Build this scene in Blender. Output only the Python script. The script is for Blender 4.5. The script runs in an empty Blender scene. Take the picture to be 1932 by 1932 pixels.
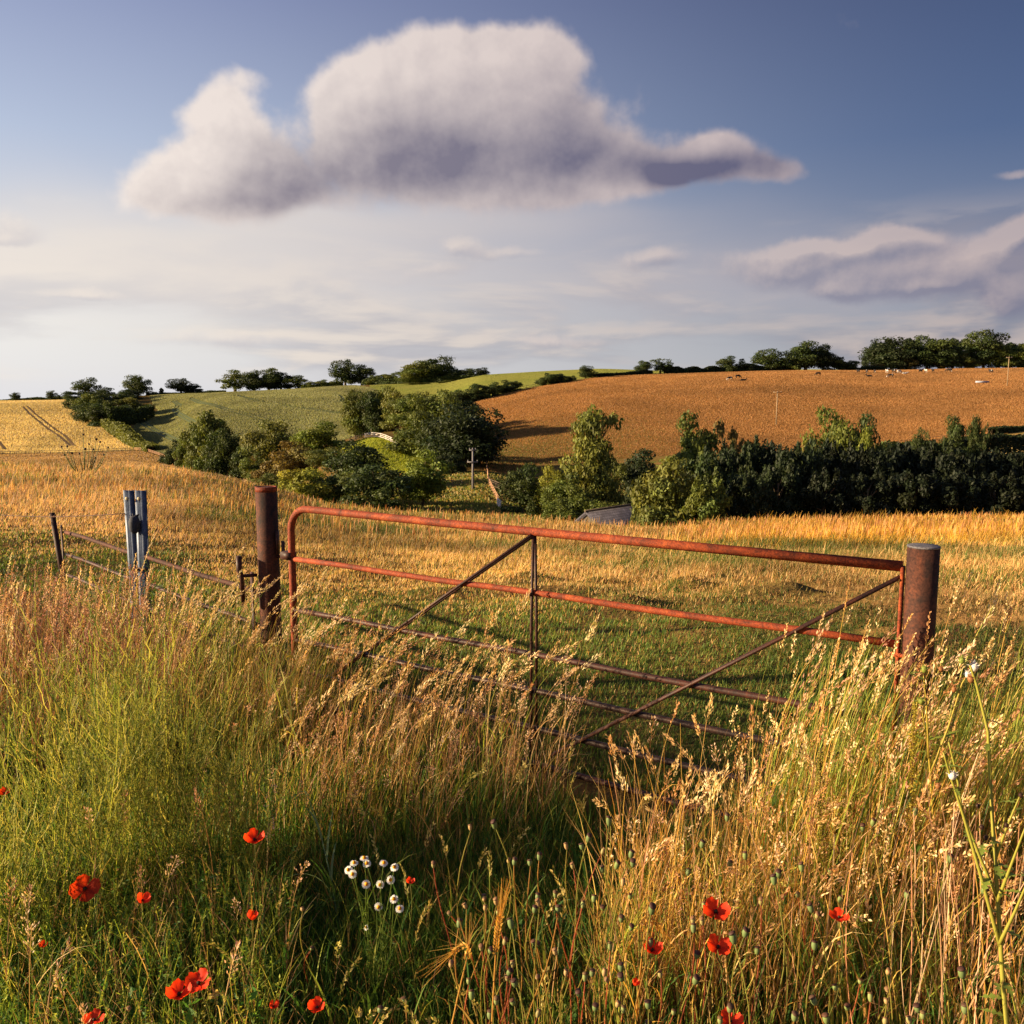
import bpy, math, random
import numpy as np
from mathutils import Vector, Matrix

rng = np.random.default_rng(11)
random.seed(11)
scene = bpy.context.scene
COL = scene.collection
R = math.radians

# ------------------------------------------------------------------ camera maths (photo measured on a 1932 px grid)
F = 1650.0
PITCH = math.atan(208.0 / F)
CAMZ = 2.05
CP, SP = math.cos(PITCH), math.sin(PITCH)


def ray(u, v):
    """direction of a photo pixel, scaled so that its forward (y) component is 1"""
    cx, cy = (u - 966.0) / F, -(v - 966.0) / F
    y = CP + cy * SP
    return cx / y, (-SP + cy * CP) / y


def at(u, v, y):
    a, s = ray(u, v)
    return Vector((a * y, y, CAMZ + s * y))


def on_level(u, v, z):
    a, s = ray(u, v)
    y = (z - CAMZ) / s
    return Vector((a * y, y, z))


def srgb(r, g, b, k=1.0):
    def f(c):
        c /= 255.0
        return c / 12.92 if c <= 0.04045 else ((c + 0.055) / 1.055) ** 2.4
    return (f(r) * k, f(g) * k, f(b) * k, 1.0)


# ------------------------------------------------------------------ numpy noise
def vnoise(x, y, seed=0):
    xi, yi = np.floor(x).astype(np.int64), np.floor(y).astype(np.int64)
    xf, yf = x - xi, y - yi
    xf, yf = xf * xf * (3 - 2 * xf), yf * yf * (3 - 2 * yf)

    def h(i, j):
        n = (i * 374761393 + j * 668265263 + seed * 974634777) & 0x7fffffff
        n = ((n ^ (n >> 13)) * 1274126177) & 0x7fffffff
        return ((n ^ (n >> 16)) & 0xffff) / 65535.0
    a, b, c, d = h(xi, yi), h(xi + 1, yi), h(xi, yi + 1), h(xi + 1, yi + 1)
    return (a * (1 - xf) + b * xf) * (1 - yf) + (c * (1 - xf) + d * xf) * yf


def fbm(x, y, seed=0, oct=4):
    s, amp, tot = 0, 1.0, 0
    for k in range(oct):
        s = s + amp * vnoise(x * 2 ** k, y * 2 ** k, seed + k * 17)
        tot += amp
        amp *= 0.5
    return s / tot


def smooth(e0, e1, x):
    t = np.clip((x - e0) / (e1 - e0), 0, 1)
    return t * t * (3 - 2 * t)


# ------------------------------------------------------------------ objects and meshes
def setp(o, label=None, cat=None, group=None, kind=None):
    if label: o['label'] = label
    if cat: o['category'] = cat
    if group: o['group'] = group
    if kind: o['kind'] = kind
    return o


def link(name, data, parent=None, mat=None, **kw):
    o = bpy.data.objects.new(name, data)
    COL.objects.link(o)
    if parent is not None: o.parent = parent
    if mat is not None and data is not None and len(data.materials) == 0: data.materials.append(mat)
    return setp(o, **kw)


def empty(name, loc, label, cat, group=None, rz=0.0):
    o = bpy.data.objects.new(name, None)
    o.empty_display_size = 0.1
    o.location = loc
    o.rotation_euler = (0, 0, rz)
    COL.objects.link(o)
    return setp(o, label, cat, group)


class Geo:
    """collects vertices, faces and per-vertex colours; builds ONE mesh"""
    def __init__(self):
        self.v, self.f, self.c, self.n = [], [], [], 0

    def add(self, verts, faces, cols=None):
        verts = np.asarray(verts, dtype=np.float64).reshape(-1, 3)
        if cols is None: cols = (1, 1, 1)
        cols = np.asarray(cols, dtype=np.float64)
        if cols.ndim == 1: cols = np.repeat(cols[None, :3], len(verts), 0)
        self.v.append(verts)
        self.c.append(cols[:, :3])
        if not isinstance(faces, list): faces = [faces]
        for f in faces:
            f = np.asarray(f, dtype=np.int64)
            if len(f): self.f.append(f + self.n)
        self.n += len(verts)
        return self

    def merge(self, o, M=None):
        for v, c in zip(o.v, o.c):
            pass
        V = np.concatenate(o.v); C = np.concatenate(o.c)
        if M is not None: V = V @ np.array(M.to_3x3()).T + np.array(M.translation)
        self.v.append(V); self.c.append(C)
        for f in o.f: self.f.append(f + self.n)
        self.n += len(V)
        return self

    def mesh(self, name, mat=None, smooth=False):
        V = np.concatenate(self.v); C = np.concatenate(self.c)
        me = bpy.data.meshes.new(name)
        me.vertices.add(len(V))
        me.vertices.foreach_set('co', V.astype(np.float32).ravel())
        tot = np.concatenate([np.full(len(f), f.shape[1], dtype=np.int32) for f in self.f])
        idx = np.concatenate([f.ravel() for f in self.f]).astype(np.int32)
        start = np.concatenate([[0], np.cumsum(tot)[:-1]]).astype(np.int32)
        me.loops.add(len(idx)); me.loops.foreach_set('vertex_index', idx)
        me.polygons.add(len(tot))
        me.polygons.foreach_set('loop_start', start)
        me.polygons.foreach_set('loop_total', tot)
        if smooth: me.polygons.foreach_set('use_smooth', np.ones(len(tot), dtype=bool))
        me.update(calc_edges=True)
        at_ = me.color_attributes.new('Col', 'FLOAT_COLOR', 'POINT')
        at_.data.foreach_set('color', np.concatenate([C, np.ones((len(C), 1))], 1).astype(np.float32).ravel())
        if mat is not None: me.materials.append(mat)
        return me


def tube(pts, rad, sides=10, cap=True, col=(1, 1, 1), geo=None, flat=1.0):
    """round bar along a polyline; rad a number or one per point"""
    g = geo or Geo()
    P = np.array([list(p) for p in pts], dtype=np.float64)
    n = len(P)
    r = np.full(n, rad, dtype=np.float64) if np.isscalar(rad) else np.asarray(rad, dtype=np.float64)
    T = np.gradient(P, axis=0)
    T /= np.linalg.norm(T, axis=1)[:, None] + 1e-12
    ref = np.array([0, 0, 1.0]) if abs(T[0][2]) < 0.9 else np.array([1.0, 0, 0])
    A = np.cross(T[0], ref); A /= np.linalg.norm(A)
    th = np.linspace(0, 2 * np.pi, sides, endpoint=False)
    V = []
    for i in range(n):
        A = A - T[i] * np.dot(A, T[i]); A /= np.linalg.norm(A)
        B = np.cross(T[i], A)
        V.append(P[i] + r[i] * (np.cos(th)[:, None] * A + flat * np.sin(th)[:, None] * B))
    V = np.concatenate(V)
    i, j = np.meshgrid(np.arange(n - 1), np.arange(sides), indexing='ij')
    a = i * sides + j; b = i * sides + (j + 1) % sides
    Q = np.stack([a, b, b + sides, a + sides], -1).reshape(-1, 4)
    F_ = [Q]
    if cap:
        F_.append(np.arange(sides)[::-1][None]); F_.append((np.arange(sides) + (n - 1) * sides)[None])
    g.add(V, F_, col)
    return g


def box(c, s, M=None, col=(1, 1, 1), geo=None):
    g = geo or Geo()
    c = np.array(c, float); s = np.array(s, float) / 2
    V = np.array([[x, y, z] for x in (-1, 1) for y in (-1, 1) for z in (-1, 1)], float) * s
    if M is not None: V = V @ np.array(M).T
    V = V + c
    g.add(V, np.array([[0, 1, 3, 2], [4, 6, 7, 5], [0, 4, 5, 1], [2, 3, 7, 6], [0, 2, 6, 4], [1, 5, 7, 3]]), col)
    return g


def lathe(prof, sides=10, M=None, col=(1, 1, 1), geo=None):
    """prof: list of (radius, z[, colour])"""
    g = geo or Geo()
    th = np.linspace(0, 2 * np.pi, sides, endpoint=False)
    V, C = [], []
    for p in prof:
        V.append(np.stack([p[0] * np.cos(th), p[0] * np.sin(th), np.full(sides, p[1])], -1))
        C.append(np.repeat(np.array([p[2][:3] if len(p) > 2 else col[:3]], float), sides, 0))
    V = np.concatenate(V); C = np.concatenate(C)
    if M is not None: V = V @ np.array(M.to_3x3()).T + np.array(M.translation)
    n = len(prof)
    i, j = np.meshgrid(np.arange(n - 1), np.arange(sides), indexing='ij')
    a = i * sides + j; b = i * sides + (j + 1) % sides
    Q = np.stack([a, b, b + sides, a + sides], -1).reshape(-1, 4)
    g.add(V, [Q, np.arange(sides)[::-1][None], (np.arange(sides) + (n - 1) * sides)[None]], C)
    return g


def frame_to(d):
    """matrix turning +Z to direction d"""
    return Vector(d).to_track_quat('Z', 'Y').to_matrix()


# ------------------------------------------------------------------ materials
def new_mat(name):
    m = bpy.data.materials.new(name)
    m.use_nodes = True
    nt = m.node_tree
    nt.nodes.clear()
    return m, nt, nt.nodes, nt.links


def out(nt, sock):
    o = nt.nodes.new('ShaderNodeOutputMaterial')
    nt.links.new(sock, o.inputs['Surface'])


def ramp(nt, fac, stops):
    n = nt.nodes.new('ShaderNodeValToRGB')
    el = n.color_ramp.elements
    while len(el) < len(stops): el.new(0.5)
    for e, (p, c) in zip(el, stops):
        e.position = p; e.color = c
    nt.links.new(fac, n.inputs['Fac'])
    return n.outputs['Color']


def noise(nt, vec, scale, detail=4, rough=0.55, dist=0.0):
    n = nt.nodes.new('ShaderNodeTexNoise')
    n.inputs['Scale'].default_value = scale
    n.inputs['Detail'].default_value = detail
    n.inputs['Roughness'].default_value = rough
    n.inputs['Distortion'].default_value = dist
    if vec is not None: nt.links.new(vec, n.inputs['Vector'])
    return n.outputs['Fac']


def mixc(nt, fac, a, b, mode='MIX'):
    n = nt.nodes.new('ShaderNodeMix')
    n.data_type = 'RGBA'; n.blend_type = mode
    for sock, val in ((n.inputs[0], fac), (n.inputs[6], a), (n.inputs[7], b)):
        if isinstance(val, (int, float)): sock.default_value = val
        elif isinstance(val, tuple): sock.default_value = val
        else: nt.links.new(val, sock)
    return n.outputs[2]


def bump(nt, h, strength, dist):
    b = nt.nodes.new('ShaderNodeBump')
    b.inputs['Strength'].default_value = strength
    b.inputs['Distance'].default_value = dist
    nt.links.new(h, b.inputs['Height'])
    return b.outputs['Normal']


def mapped(nt, scale=(1, 1, 1), kind='Object'):
    t = nt.nodes.new('ShaderNodeTexCoord')
    m = nt.nodes.new('ShaderNodeMapping')
    m.inputs['Scale'].default_value = scale
    nt.links.new(t.outputs[kind], m.inputs['Vector'])
    return m.outputs['Vector']


def principled(nt, base, rough=0.7, spec=0.3, metal=0.0, normal=None):
    p = nt.nodes.new('ShaderNodeBsdfPrincipled')
    for sock, val in ((p.inputs['Base Color'], base), (p.inputs['Roughness'], rough), (p.inputs['Metallic'], metal)):
        if isinstance(val, (int, float, tuple)): sock.default_value = val
        else: nt.links.new(val, sock)
    p.inputs['Specular IOR Level'].default_value = spec
    if normal is not None: nt.links.new(normal, p.inputs['Normal'])
    return p.outputs['BSDF']


def plant_mat(name, trans=0.4, tint=False, gain=1.0, rough=0.6, spec=0.25):
    """leaf / blade material: vertex colour, light passing through the leaf"""
    m, nt, N, L = new_mat(name)
    a = N.new('ShaderNodeAttribute'); a.attribute_name = 'Col'
    c = a.outputs['Color']
    if tint:
        oi = N.new('ShaderNodeObjectInfo')
        c = mixc(nt, 1.0, c, oi.outputs['Color'], 'MULTIPLY')
    p = principled(nt, c, rough, spec)
    t = N.new('ShaderNodeBsdfTranslucent')
    L.new(mixc(nt, 1.0, c, (1.15, 1.1, 0.7, 1), 'MULTIPLY'), t.inputs['Color'])
    x = N.new('ShaderNodeMixShader'); x.inputs[0].default_value = trans
    L.new(p, x.inputs[1]); L.new(t.outputs[0], x.inputs[2])
    out(nt, x.outputs[0])
    return m


def rust_mat(name, a, b, c, rough=0.75, sc=1.0, metal=0.0, bmp=0.35):
    m, nt, N, L = new_mat(name)
    v = mapped(nt)
    big = noise(nt, v, 8 * sc, 6, 0.72, 0.9)
    fine = noise(nt, v, 120 * sc, 3, 0.7)
    col = ramp(nt, big, [(0.32, a), (0.52, b), (0.72, c)])
    spk = ramp(nt, fine, [(0.36, (0.34, 0.30, 0.30, 1)), (0.55, (1, 1, 1, 1)), (0.72, (1.5, 1.4, 1.2, 1))])
    col = mixc(nt, 0.8, col, spk, 'MULTIPLY')
    out(nt, principled(nt, col, rough, 0.3, metal, bump(nt, fine, bmp, 0.003)))
    return m


def plain_mat(name, a, b, scale=8, rough=0.8, spec=0.2, stretch=(1, 1, 1), bmp=0.2, metal=0.0):
    m, nt, N, L = new_mat(name)
    v = mapped(nt, stretch)
    n = noise(nt, v, scale, 5, 0.6)
    out(nt, principled(nt, ramp(nt, n, [(0.3, a), (0.7, b)]), rough, spec, metal, bump(nt, n, bmp, 0.01)))
    return m

# ------------------------------------------------------------------ terrain: real heights read off the photo, as columns of (distance, height)
PROF = {
    -300: [(60, 884), (150, 874), (392, 852), (700, 756), (2000, 766)],
    0:    [(60, 886), (150, 876), (392, 856), (700, 757), (2000, 766)],
    135:  [(60, 888), (150, 877), (390, 855), (700, 755), (2000, 766)],
    250:  [(60, 890), (150, 878), (385, 852), (520, 795), (700, 748), (2000, 766)],
    320:  [(60, 897), (150, 884), (340, 866), (500, 800), (680, 744), (2000, 766)],
    400:  [(60, 906), (150, 902), (280, 891), (310, 878), (340, 850), (650, 743), (2000, 766)],
    480:  [(60, 923), (150, 920), (225, 914), (260, 905), (340, 846), (650, 738), (2000, 766)],
    560:  [(55, 944), (120, 956), (200, 930), (340, 846), (650, 735), (2000, 766)],
    640:  [(50, 962), (100, 975), (160, 912), (190, 886), (222, 842), (340, 832), (650, 731), (2000, 766)],
    700:  [(50, 969), (100, 985), (160, 905), (180, 886), (222, 824), (330, 815), (500, 755), (650, 727), (2000, 766)],
    760:  [(50, 974), (100, 985), (160, 905), (180, 890), (225, 828), (330, 805), (500, 748), (640, 724), (2000, 766)],
    840:  [(49, 979), (100, 985), (150, 920), (180, 885), (235, 850), (320, 800), (430, 765), (620, 722), (2000, 766)],
    910:  [(48, 983), (82, 990), (112, 968), (150, 912), (170, 892), (240, 850), (340, 785), (400, 755), (600, 709), (2000, 766)],
    1016: [(48, 988), (80, 1012), (113, 973), (150, 935), (230, 850), (430, 729), (600, 703), (2000, 766)],
    1125: [(46, 995), (80, 1040), (113, 975), (150, 932), (230, 846), (455, 712), (620, 698), (2000, 766)],
    1251: [(45, 1004), (80, 1045), (112, 985), (150, 930), (230, 843), (475, 706), (620, 702), (2000, 766)],
    1430: [(45, 992), (78, 1040), (112, 985), (150, 930), (230, 842), (485, 699), (620, 701), (2000, 766)],
    1660: [(45, 988), (78, 1035), (112, 985), (150, 920), (230, 840), (490, 699), (620, 701), (2000, 766)],
    1932: [(45, 986), (78, 1030), (112, 980), (150, 898), (200, 852), (232, 815), (495, 695), (620, 697), (2000, 766)],
    2400: [(45, 985), (78, 1030), (112, 980), (150, 895), (200, 850), (232, 813), (500, 694), (620, 696), (2000, 766)],
}


def pchip(xk, yk, x):
    xk, yk = np.asarray(xk, float), np.asarray(yk, float)
    h = np.diff(xk); d = np.diff(yk) / h
    m = np.zeros_like(yk)
    for i in range(1, len(xk) - 1):
        if d[i - 1] * d[i] > 0:
            w1, w2 = 2 * h[i] + h[i - 1], h[i] + 2 * h[i - 1]
            m[i] = (w1 + w2) / (w1 / d[i - 1] + w2 / d[i])
    m[0], m[-1] = d[0], d[-1]
    k = np.clip(np.searchsorted(xk, x) - 1, 0, len(h) - 1)
    t = np.clip((x - xk[k]) / h[k], 0, 1)
    return ((1 + 2 * t) * (1 - t) ** 2 * yk[k] + t * (1 - t) ** 2 * h[k] * m[k] + t * t * (3 - 2 * t) * yk[k + 1]
            + t * t * (t - 1) * h[k] * m[k + 1])


LY = np.linspace(math.log(0.3), math.log(6000), 700)
PU = sorted(PROF)
PA = np.array([ray(u, 880)[0] for u in PU])
PT = []
for u in PU:
    d = [0.3, 3.0, 6.5]; hh = [0.0, 0.0, 0.0]
    for (yy, v) in PROF[u]:
        d.append(yy); hh.append(CAMZ + ray(u, v)[1] * yy)
    d.append(6000.0); hh.append(hh[-1] - 60)
    PT.append(pchip(np.log(d), hh, LY))
PT = np.array(PT)
AG = np.linspace(PA[0], PA[-1], 400)
TAB = np.array([np.interp(AG, PA, PT[:, k]) for k in range(len(LY))]).T
for _ in range(6):                                                   # soften the seams between columns
    TAB[1:-1] = 0.25 * TAB[:-2] + 0.5 * TAB[1:-1] + 0.25 * TAB[2:]
MEANP = TAB.mean(0)


def HT(x, y):
    x = np.asarray(x, float); y = np.asarray(y, float)
    r = np.hypot(x, y) + 1e-6
    az = np.arctan2(x, y)
    lim = math.atan(PA[-1]); lo = math.atan(PA[0])
    azc = np.clip(az, lo, lim)
    a = np.tan(azc)
    ye = np.clip(r * np.cos(azc), 0.31, 5900)
    fi = np.clip((a - AG[0]) / (AG[1] - AG[0]), 0, len(AG) - 1.001); i = fi.astype(int); fi = fi - i
    fj = np.clip((np.log(ye) - LY[0]) / (LY[1] - LY[0]), 0, len(LY) - 1.001); j = fj.astype(int); fj = fj - j
    h = (TAB[i, j] * (1 - fi) + TAB[i + 1, j] * fi) * (1 - fj) + (TAB[i, j + 1] * (1 - fi) + TAB[i + 1, j + 1] * fi) * fj
    hm = MEANP[j] * (1 - fj) + MEANP[j + 1] * fj
    w = smooth(R(70), R(150), np.abs(az))
    h = h * (1 - w) + hm * w
    # clods, tussocks and mole hills
    near = smooth(5.5, 9, ye) * (1 - smooth(60, 90, ye))
    h = h + near * (0.16 * (fbm(x * 0.55, y * 0.55, 3) - 0.5) + 0.10 * (fbm(x * 1.7, y * 1.7, 9) - 0.5))
    for (mx, my, mr, mh) in MOUNDS:
        h = h + mh * np.exp(-((x - mx) ** 2 + (y - my) ** 2) / (mr * mr))
    far = smooth(200, 330, ye)
    h = h + far * 1.3 * (fbm(x * 0.016, y * 0.016, 5, 3) - 0.5)
    h = h + (1 - smooth(5, 7, ye)) * 0.05 * (fbm(x * 1.3, y * 1.3, 21) - 0.5)
    return h


def plan(u, v, y):
    a, s = ray(u, v); return a * y, y


MOUNDS = []
for (u, v, y, r_, h_) in [(1295, 1102, 11.5, .35, .16), (1130, 1095, 12, .28, .14), (1180, 1145, 9.6, .3, .13), (1000, 1085, 12.5, .4, .16),
                          (1420, 1118, 10.8, .5, .12), (830, 1120, 10.5, .4, .10), (1490, 1112, 11, .3, .10), (690, 1070, 13, .4, .12)]:
    x_, y_ = plan(u, v, y); MOUNDS.append((x_, y_, r_, h_))


def ground_at(u, y, v=880):
    a, s = ray(u, v)
    return Vector((a * y, y, float(HT(a * y, y))))


def inpoly(px, py, poly):
    c = np.zeros(np.shape(px), bool)
    n = len(poly)
    for i in range(n):
        x1, y1 = poly[i]; x2, y2 = poly[(i + 1) % n]
        if y1 == y2: continue
        c ^= ((y1 > py) != (y2 > py)) & (px < (x2 - x1) * (py - y1) / (y2 - y1) + x1)
    return c


def pix_u(x, y):                                                     # photo column of a plan position near the horizon
    return 966.0 + (x / np.maximum(y, 1e-3)) * 1650.0 * 1.004


# one sheet of land, split where one field ends and the next begins
az = np.concatenate([np.linspace(-180, -46, 46, endpoint=False), np.linspace(-46, -33, 26, endpoint=False), np.linspace(-33, 33, 440, endpoint=False),
                     np.linspace(33, 46, 26, endpoint=False), np.linspace(46, 180, 47)])
rr = np.concatenate([np.geomspace(0.4, 7, 60, endpoint=False), np.geomspace(7, 60, 150, endpoint=False), np.geomspace(60, 200, 90, endpoint=False),
                     np.geomspace(200, 740, 190, endpoint=False), np.geomspace(740, 6000, 40)])
AZ, RR = np.meshgrid(np.radians(az), rr, indexing='ij')
YR = np.where(np.abs(AZ) < R(46), RR / np.cos(np.clip(AZ, -R(46), R(46))), RR / math.cos(R(46)))
GX, GY = np.sin(AZ) * YR, np.cos(AZ) * YR
GZ = HT(GX, GY)
na, nr = GX.shape
ii, jj = np.meshgrid(np.arange(na - 1), np.arange(nr - 1), indexing='ij')
q = np.stack([ii * nr + jj, (ii + 1) * nr + jj, (ii + 1) * nr + jj + 1, ii * nr + jj + 1], -1).reshape(-1, 4)
VV = np.stack([GX, GY, GZ], -1).reshape(-1, 3)
cx, cy = VV[q, 0].mean(1), VV[q, 1].mean(1)
cu = np.where(cy > 1, pix_u(cx, cy), -9e3)
zone = np.zeros(len(q), int)
wheat_edge = np.interp(cy, [392, 400, 470, 560, 640, 700], [264, 255, 206, 168, 146, 131])
zone[(cy > 392) & (cy < 700) & (cu < wheat_edge) & (cu > -2500)] = 1
crop_l = np.interp(cy, [335, 380, 440, 520, 560, 600, 660], [330, 285, 240, 262, 300, 290, 285])
zone[(cy > 335) & (cy < 655) & (cu > crop_l) & (cu < np.interp(cy, [335, 480, 560, 655], [690, 690, 712, 650]))] = 2
past_l = np.interp(cy, [200, 240, 330, 400, 420], [905, 925, 915, 895, 890])
past_t = np.interp(cu, [890, 1016, 1125, 1251, 1430, 1932, 2400], [402, 430, 455, 475, 485, 495, 500])
zone[(cy > np.interp(cu, [900, 940, 1000, 1600, 1800, 1932], [165, 165, 200, 225, 225, 236])) & (cy < past_t) & (cu > past_l) & (cu < 4200)] = 3
zone[(cy > past_t + 6) & (cy < 640) & (cu > 700) & (zone == 0)] = 4
zone[(cy > 165) & (cy < 223) & (cu > 640) & (cu < 790)] = 5
zone[(cy > 190) & (cy < 224) & (cu > 1795) & (cu < 2600)] = 6


def land_mat(name, stops, s1, s2, stretch, bstr, bdist, patch=None, s3=None):
    m, nt, N, L = new_mat(name)
    g = N.new('ShaderNodeNewGeometry')
    mp = N.new('ShaderNodeMapping'); mp.inputs['Scale'].default_value = stretch
    L.new(g.outputs['Position'], mp.inputs['Vector'])
    n1 = noise(nt, mp.outputs[0], s1, 6, 0.62, 0.4)
    n2 = noise(nt, g.outputs['Position'], s2, 5, 0.7)
    c = ramp(nt, n1, stops)
    c = mixc(nt, 0.75, c, ramp(nt, n2, [(0.28, (0.52, 0.52, 0.50, 1)), (0.5, (1, 1, 1, 1)), (0.72, (1.38, 1.34, 1.25, 1))]), 'MULTIPLY')
    if patch:
        n3 = noise(nt, mp.outputs[0], s3, 4, 0.6, 0.8)
        f = ramp(nt, n3, [(patch[0], (0, 0, 0, 1)), (patch[1], (1, 1, 1, 1))])
        c = mixc(nt, f, c, patch[2])
    d = N.new('ShaderNodeBsdfDiffuse'); d.inputs['Roughness'].default_value = 1.0
    L.new(c, d.inputs['Color'])
    L.new(bump(nt, n2, bstr, bdist), d.inputs['Normal'])
    out(nt, d.outputs[0])
    return m


ZM = [
    ('ground', land_mat('ground_soil', [(0.30, srgb(84, 84, 44)), (0.5, srgb(120, 96, 56)), (0.7, srgb(134, 102, 64))], 0.35, 3.0, (1, 1, 1), 1.0, 0.12,
                        (0.56, 0.68, srgb(84, 100, 44)), 0.5)),
    ('wheat_field', land_mat('wheat_crop', [(0.3, srgb(180, 148, 92)), (0.5, srgb(196, 166, 106)), (0.7, srgb(204, 176, 116))], 0.02, 0.9, (1, 3.0, 1), 1.0, 2.2,
                             (0.60, 0.72, srgb(170, 150, 84)), 0.03)),
    ('crop_field', land_mat('green_crop', [(0.3, srgb(124, 128, 82)), (0.5, srgb(138, 140, 90)), (0.7, srgb(150, 148, 98))], 0.012, 0.8, (1, 2.2, 1), 1.0, 2.0,
                            (0.58, 0.75, srgb(128, 146, 82)), 0.02)),
    ('pasture', land_mat('dry_pasture', [(0.3, srgb(146, 104, 62)), (0.5, srgb(158, 114, 68)), (0.7, srgb(166, 120, 72))], 0.02, 0.55, (1, 2.5, 1), 1.0, 2.4,
                         (0.60, 0.74, srgb(172, 124, 62)), 0.045)),
    ('upland_field', land_mat('upland_grass', [(0.3, srgb(142, 150, 72)), (0.6, srgb(164, 162, 84))], 0.02, 0.8, (1, 2, 1), 1.0, 1.6)),
    ('meadow', land_mat('meadow_grass', [(0.3, srgb(150, 156, 50)), (0.6, srgb(178, 176, 60))], 0.08, 1.5, (1, 2, 1), 1.0, 0.6)),
    ('stubble_field', land_mat('pale_stubble', [(0.3, srgb(190, 160, 100)), (0.6, srgb(205, 176, 116))], 0.08, 1.5, (1, 2, 1), 1.0, 0.6)),
]
for k, (nm, mt) in enumerate(ZM):
    qq = q[zone == k]
    if not len(qq): continue
    used, inv = np.unique(qq.ravel(), return_inverse=True)
    g = Geo(); g.add(VV[used], inv.reshape(-1, 4))
    link(nm, g.mesh(nm, mt, True), kind='structure')


TRACKS = []
def tracks(name, lines, width, mat):
    """wheel tracks pressed into a crop, laid along the land"""
    g = Geo()
    for pts in lines:
        P = []
        for (u, v) in pts:                                           # walk the sight line out to the land
            a, s = ray(u, v)
            ys = np.geomspace(180, 720, 900)
            hit = np.argmax(HT(a * ys, ys) >= CAMZ + s * ys)
            y = ys[hit] if hit else ys[-1]
            P.append((a * y, y))
        P = np.array(P)
        t = np.linspace(0, len(P) - 1, 14 * (len(P) - 1) + 1)
        X = np.interp(t, range(len(P)), P[:, 0]); Y = np.interp(t, range(len(P)), P[:, 1])
        for _ in range(8):
            X[1:-1] = .25 * X[:-2] + .5 * X[1:-1] + .25 * X[2:]; Y[1:-1] = .25 * Y[:-2] + .5 * Y[1:-1] + .25 * Y[2:]
        TRACKS.append(np.stack([X, Y], 1))
        T = np.stack([np.gradient(X), np.gradient(Y)], 1); T /= np.linalg.norm(T, axis=1)[:, None]
        S = np.stack([-T[:, 1], T[:, 0]], 1) * width / 2
        A = np.stack([X, Y], 1) + S; B = np.stack([X, Y], 1) - S
        V = np.concatenate([np.column_stack([A, HT(A[:, 0], A[:, 1]) + .10]), np.column_stack([B, HT(B[:, 0], B[:, 1]) + .10])])
        n = len(X); i = np.arange(n - 1)
        g.add(V, np.stack([i, i + 1, i + 1 + n, i + n], -1))
    return link(name, g.mesh(name, mat), kind='structure')


track_wheat = plain_mat('track_wheat', srgb(104, 80, 48), srgb(124, 94, 56), 0.4)
track_green = plain_mat('track_green', srgb(62, 72, 38), srgb(76, 84, 46), 0.4)
tracks('tractor_track', [[(43, 768), (55, 781), (80, 802), (112, 823), (135, 843)], [(51, 767), (64, 780), (92, 802), (124, 823), (142, 843)],
                         [(166, 768), (185, 783), (225, 810), (258, 832), (282, 846)], [(158, 769), (176, 784), (215, 811), (246, 832), (268, 846)],
                         [(-2, 834), (12, 850)]], 0.9, track_wheat)
tracks('tractor_track', [[(358, 753), (380, 762), (420, 773), (470, 786), (505, 796)], [(362, 751), (388, 761), (430, 772), (480, 784), (520, 795)],
                         [(440, 747), (480, 757), (540, 767), (590, 774), (640, 781)], [(448, 747), (488, 756), (548, 766), (600, 773), (650, 779)],
                         [(325, 757), (336, 765), (325, 773), (335, 782), (360, 797)], [(331, 757), (343, 765), (333, 772), (344, 782), (370, 797)],
                         [(258, 789), (270, 803), (300, 818), (330, 832)], [(266, 788), (280, 802), (312, 818), (340, 831)],
                         [(540, 745), (580, 752), (640, 758)], [(640, 746), (648, 752), (645, 758), (660, 764)], [(450, 820), (500, 832)]], 0.9, track_green)

# the lane in the valley bottom
lane_mat = plain_mat('lane_tarmac', srgb(120, 118, 122), srgb(150, 146, 150), 0.8)
g = Geo()
pl = [(985, 112), (1010, 112.5), (1032, 113.5), (1060, 115), (1100, 117)]
L_, R_ = [], []
for (u, y) in pl:
    a, s = ray(u, 975)
    for arr, dy in ((L_, -1.8), (R_, 2.6)):
        arr.append((a * (y + dy), y + dy, float(HT(a * (y + dy), y + dy)) + .06))
n = len(pl); i = np.arange(n - 1)
g.add(np.array(L_ + R_), np.stack([i, i + 1, i + 1 + n, i + n], -1))
link('lane', g.mesh('lane', lane_mat), kind='structure')

# ------------------------------------------------------------------ light: low warm sun on the left, sky with broken cloud
SUN_EL, SUN_AZ = R(14.0), R(-95.0)                                   # azimuth from straight ahead, negative = left
EXPO = 1.42
sun_dir = Vector((math.sin(SUN_AZ) * math.cos(SUN_EL), math.cos(SUN_AZ) * math.cos(SUN_EL), math.sin(SUN_EL)))
sl = bpy.data.lights.new('sun', 'SUN'); sl.energy = 5.0; sl.angle = R(0.6); sl.color = (1.0, 0.77, 0.47)
so = bpy.data.objects.new('sun', sl); COL.objects.link(so)
so.rotation_euler = (-sun_dir).to_track_quat('-Z', 'Y').to_euler()
so.location = (-40, 10, 40)

w = bpy.data.worlds.new('World'); scene.world = w; w.use_nodes = True
nt = w.node_tree; nt.nodes.clear()
NN, LL = nt.nodes, nt.links


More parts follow.
